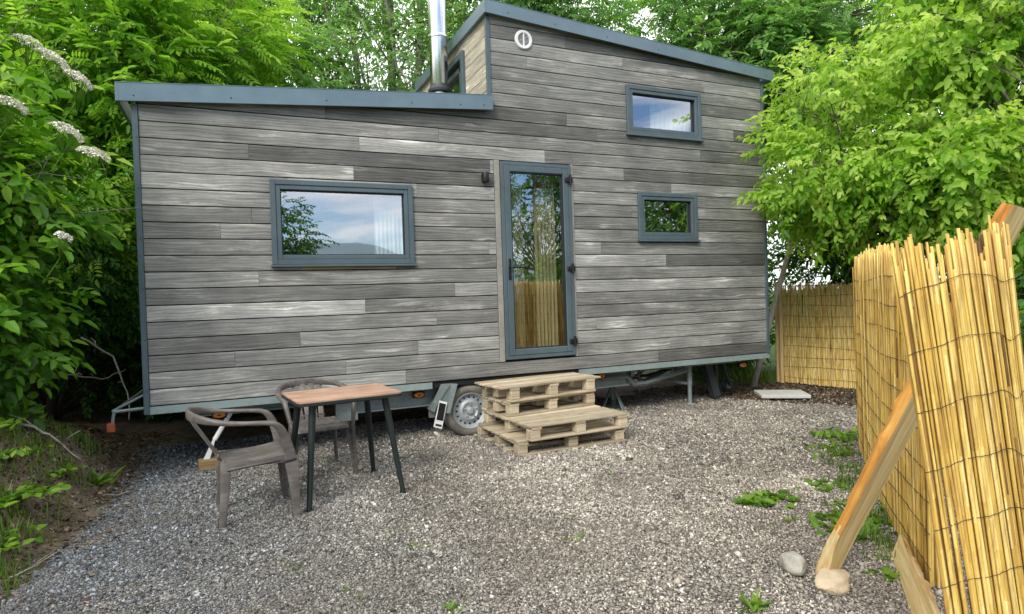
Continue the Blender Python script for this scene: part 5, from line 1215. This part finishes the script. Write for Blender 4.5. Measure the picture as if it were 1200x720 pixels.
# ---- weeds, grass, twigs
def weed(label, loc, n, L, W, seed, name='weed', flat=0.5, spread=0.0, cat='weed', mat='leaf_weed'):
    R = np.random.default_rng(seed); V, F, T_, b = [], [], [], 0
    for i in range(n):
        a_ = 2*PI*i/n*2.4+R.uniform(-0.3, 0.3); l = L*R.uniform(0.55, 1.15); v, f = leaf_quads(l, W*R.uniform(0.8, 1.2), 0.25, 0.25)
        o_ = np.array([math.cos(a_), math.sin(a_), 0])*0.012+np.array([*R.normal(0, spread, 2), 0]) if spread else np.array([math.cos(a_), math.sin(a_), 0])*0.012
        v = v @ rotx(R.normal(0, 0.35)).T @ roty(-R.uniform(flat*0.4, flat*1.3)).T @ rotz(a_).T+o_; v[:,2] = np.maximum(v[:,2], 0.003)
        V.append(v); F.append(f+b); b += 6; t = float(np.clip(R.normal(0.6, 0.2), 0, 1)); T_ += [t, t]
        e = o_+np.array([0,0,0.004]); q = np.array([-math.sin(a_), math.cos(a_), 0])*0.0015; V.append(np.array([e-q, e+q, q*0.5+np.array([0,0,0.006]), -q*0.5+np.array([0,0,0.006]), v[0]])); F.append(np.array([[b, b+1, b+2, b+3], [b+4, b+1, b, b+3]])); b += 5; T_ += [0.4, 0.4]
    o = fast_mesh(name, np.concatenate(V), np.concatenate(F), M[mat], None, T_); z = float(height(loc[0], loc[1])); o.location = (loc[0], loc[1], z); return tag(o, label, cat, 'weeds growing through the gravel')
weed('broad-leaved weed rosette on the gravel, left half of the biggest clump', (4.50, -2.89), 34, 0.095, 0.070, 1, spread=0.055)
weed('broad-leaved weed rosette touching the biggest clump on its right', (4.70, -2.90), 26, 0.090, 0.060, 2, spread=0.05)
weed('trailing weed halfway between the big rosettes and the reed fence', (5.15, -2.86), 30, 0.07, 0.045, 3, spread=0.10)
weed('tall weed patch at the foot of the far end of the long reed panel', (6.50, -1.95), 70, 0.10, 0.040, 4, flat=0.9, spread=0.14)
weed('weed seedlings by the soil edge in front of the long reed panel end', (6.05, -2.30), 40, 0.08, 0.035, 14, flat=0.8, spread=0.13)
weed('leafy weeds crowding behind the leaning post', (4.62, -3.50), 70, 0.080, 0.040, 5, flat=0.8, spread=0.13)
weed('leafy weeds along the fence foot right of the leaning post', (4.90, -3.42), 60, 0.075, 0.036, 15, flat=0.8, spread=0.12)
weed('small weed with rounded leaves beside the split log', (4.245, -3.985), 16, 0.060, 0.036, 6, spread=0.025)
weed('upright grassy weed at the bottom edge right of centre', (3.43, -3.94), 18, 0.085, 0.018, 7, flat=1.2, spread=0.02)
weed('tiny sprout at the bottom edge in the middle of the gravel', (2.25, -3.32), 12, 0.05, 0.012, 8, flat=1.1, spread=0.015)
weed('tiny weed in the open gravel in front of the pallets', (3.15, -2.86), 14, 0.035, 0.016, 9, spread=0.03)
weed('tiny yellowish weed under the left chair', (1.80, -0.30), 12, 0.06, 0.014, 10, flat=0.9, spread=0.02)
weed('bright weed with lance leaves at the foot of the left bank', (0.40, -0.33), 30, 0.13, 0.036, 11, flat=0.9, spread=0.05)
weed('leafy clump on the lower part of the left bank', (0.08, -1.30), 90, 0.075, 0.050, 12, flat=0.7, spread=0.11)
weed('spreading clump at the bottom left corner of the bank', (0.15, -1.75), 70, 0.07, 0.045, 13, flat=0.7, spread=0.10)
weed('low green growth on top of the left bank under the elder', (-0.22, -0.75), 110, 0.075, 0.045, 17, flat=0.9, spread=0.14)
weed('nettle-like plants on the middle of the left bank slope', (-0.02, -0.95), 80, 0.065, 0.034, 18, flat=1.0, spread=0.10)
weed('creeping leaves at the foot of the left bank beside the dark soil', (0.22, -0.72), 40, 0.055, 0.036, 19, flat=0.6, spread=0.09)
weed('small pale weed on the gravel below the tiny house wheel', (2.30, -2.52), 10, 0.03, 0.014, 16, spread=0.02)
def grass():
    R = np.random.default_rng(9); pts = []
    def patch(cx, cy, r, n, h): 
        for _ in range(n): q = R.normal(0, r*0.5, 2); pts.append((cx+q[0], cy+q[1], h*R.uniform(0.5, 1.3)))
    for _ in range(26): patch(8.55+R.uniform(-0.4, 0.5), 1.6+R.uniform(-0.5, 0.8), 0.2, 60, 0.20)
    for _ in range(36): s = R.random(); patch(6.3+(4.5-6.3)*s+R.normal(-0.06, 0.10), -2.25+(-3.95+2.25)*s+R.normal(0.06, 0.08), 0.07, 22, 0.07)
    for _ in range(18): patch(R.uniform(1.5, 5.5), R.uniform(-3.4, -1.6), 0.05, 7, 0.035)
    for _ in range(190): x = R.uniform(-1.0, 0.32); patch(x, R.uniform(-2.4, 0.6), 0.09, 18, 0.10)
    for _ in range(5): patch(0.2+R.uniform(-0.2, 0.1), -2.1+R.uniform(-0.2, 0.2), 0.05, 14, 0.09)
    P = np.array(pts); n = len(P); a_ = R.uniform(0, 2*PI, n); ln = R.uniform(0.1, 0.7, n)*P[:,2]; wd = 0.0022+0.02*P[:,2]*0.5*R.uniform(0.5, 1, n)
    z = height(P[:,0], P[:,1]); d_ = np.stack([np.cos(a_), np.sin(a_)], -1); q = np.stack([-np.sin(a_), np.cos(a_)], -1)*wd[:,None]
    b0 = P[:,:2]; b1 = b0+d_*(ln*0.35)[:,None]; b2 = b0+d_*ln[:,None]; Z = lambda xy, h: np.concatenate([xy, h[:,None]], 1)
    V = np.stack([Z(b0-q, z-0.005), Z(b0+q, z-0.005), Z(b1+q*0.8, z+P[:,2]*0.6), Z(b1-q*0.8, z+P[:,2]*0.6), Z(b2+q*0.15, z+P[:,2]), Z(b2-q*0.15, z+P[:,2])], 1)
    f = np.array([(0,1,2,3),(3,2,4,5)]); F = (f[None]+(np.arange(n)*6)[:,None,None]).reshape(-1, 4)
    o = fast_mesh('grass', V.reshape(-1,3), F, M['blade'], None, np.repeat(R.random(n), 2)); o['kind'] = 'stuff'; tag(o, 'thin grass tufts along the fence, bank and gravel edges', 'grass')
grass()
def litter():
    """dead leaves and chips on the bare soil"""
    R = np.random.default_rng(31); n = 9000; x = np.concatenate([R.uniform(-0.9, 0.75, n), R.uniform(6.6, 9.2, n)]); y = np.concatenate([R.uniform(-2.6, 2.2, n), R.uniform(-1.5, 1.6, n)])
    k = R.random(2*n) > gmask(x, y)*0.93; x, y = x[k], y[k]; m_ = len(x); s = R.uniform(0.006, 0.022, m_); base = np.array([(-1,-0.5,0),(1,-0.4,0.15),(0.8,0.5,0),(-0.9,0.45,0.25)])
    a_ = R.uniform(0, 2*PI, m_); ca, sa = np.cos(a_), np.sin(a_); V = base[None]*s[:,None,None]*R.uniform(0.6, 1.3, (m_,4,1)); X_ = V[:,:,0]*ca[:,None]-V[:,:,1]*sa[:,None]; Y_ = V[:,:,0]*sa[:,None]+V[:,:,1]*ca[:,None]; Z_ = V[:,:,2]+R.normal(0, 0.3, (m_,4))*s[:,None]
    V = np.stack([X_+x[:,None], Y_+y[:,None], Z_+height(x, y)[:,None]+0.006], -1)
    mm, nt_, out_ = new_mat('leaf_litter'); B_ = NB(nt_); t = B_.attr('tint'); B_.bsdf(out_, B_.ramp(t, [(0.0, (0.02, 0.012, 0.008)), (0.6, (0.11, 0.06, 0.03)), (1.0, (0.30, 0.22, 0.14))]), 0.9)
    o = fast_mesh('leaf_litter', V.reshape(-1,3), np.arange(m_*4).reshape(-1, 4), mm, None, R.random(m_)**1.6); o['kind'] = 'stuff'; tag(o, 'dead leaves and wood chips strewn on bare soil', 'leaf litter')
litter()
def branch(label, pts, r, mat, seed, name='dead_branch', twigs=2):
    R = random.Random(seed); b = MB(); P = []
    for i in range(len(pts)-1):
        for t in np.linspace(0, 1, 5)[:-1]: P.append(tuple(Vector(pts[i]).lerp(Vector(pts[i+1]), t)+Vector((R.uniform(-1,1), R.uniform(-1,1), R.uniform(-1,1)))*r*0.9))
    P.append(pts[-1]); n = len(P); b.tube(P, [r*(1-0.6*i/n) for i in range(n)], 7)
    for k in range(twigs): i = R.randrange(1, n-1); q = Vector(P[i]); e = q+Vector((R.uniform(-1,1), R.uniform(-1,1), R.uniform(0,0.9)))*R.uniform(0.08, 0.22); b.tube([q, (q+e)/2+Vector((0.01,0.01,0.01)), e], [r*0.5, r*0.4, r*0.2], 5)
    o = b.build(name, mat, None, smooth=True); tag(o, label, 'branch', 'dead branches on the left bank'); return o
hh = lambda x, y, d=0.015: (x, y, float(height(x, y))+d)
branch('pale crooked stick lying across the left bank beside the weeds', [hh(-0.30,-0.20), hh(-0.05,-0.22,0.04), hh(0.12,-0.18,0.05), hh(0.27,-0.16,0.02)], 0.013, M['pale_twig'], 1)
branch('thin dark stick on the soil at the gravel edge near the left chair', [hh(0.47,-0.58), hh(0.58,-0.50,0.02), hh(0.70,-0.36,0.02)], 0.008, M['twig'], 2, twigs=1)
branch('long thin twig low on the bank in the bottom left corner', [hh(0.28,-1.95), hh(0.36,-1.80,0.02), hh(0.42,-1.60,0.02)], 0.004, M['pale_twig'], 3, twigs=1)
branch('grey dead branch arching in the dark hollow under the leaves', [(-0.45,1.3,0.72), (-0.15,1.4,0.80), (0.15,1.6,0.70), (0.35,1.7,0.78)], 0.010, M['pale_twig'], 4, twigs=3)
branch('forked dead branch leaning beside the house end in the hollow', [(0.05,1.2,1.15), (0.30,1.3,0.95), (0.42,1.2,0.60), (0.45,1.0,0.35)], 0.010, M['pale_twig'], 5, twigs=3)
branch('bare twig sticking out of the top of the left bank', [hh(-0.55,-0.1,0.05), (-0.25,-0.1,0.62), (0.05,0.05,0.50)], 0.006, M['twig'], 6, twigs=2)
branch('pair of drooping dry stems at the far left of the bank', [hh(-0.45,-0.75,0.25), (-0.30,-0.72,0.45), (-0.12,-0.75,0.22)], 0.006, M['pale_twig'], 7, twigs=2)
print('objects', len(bpy.data.objects))
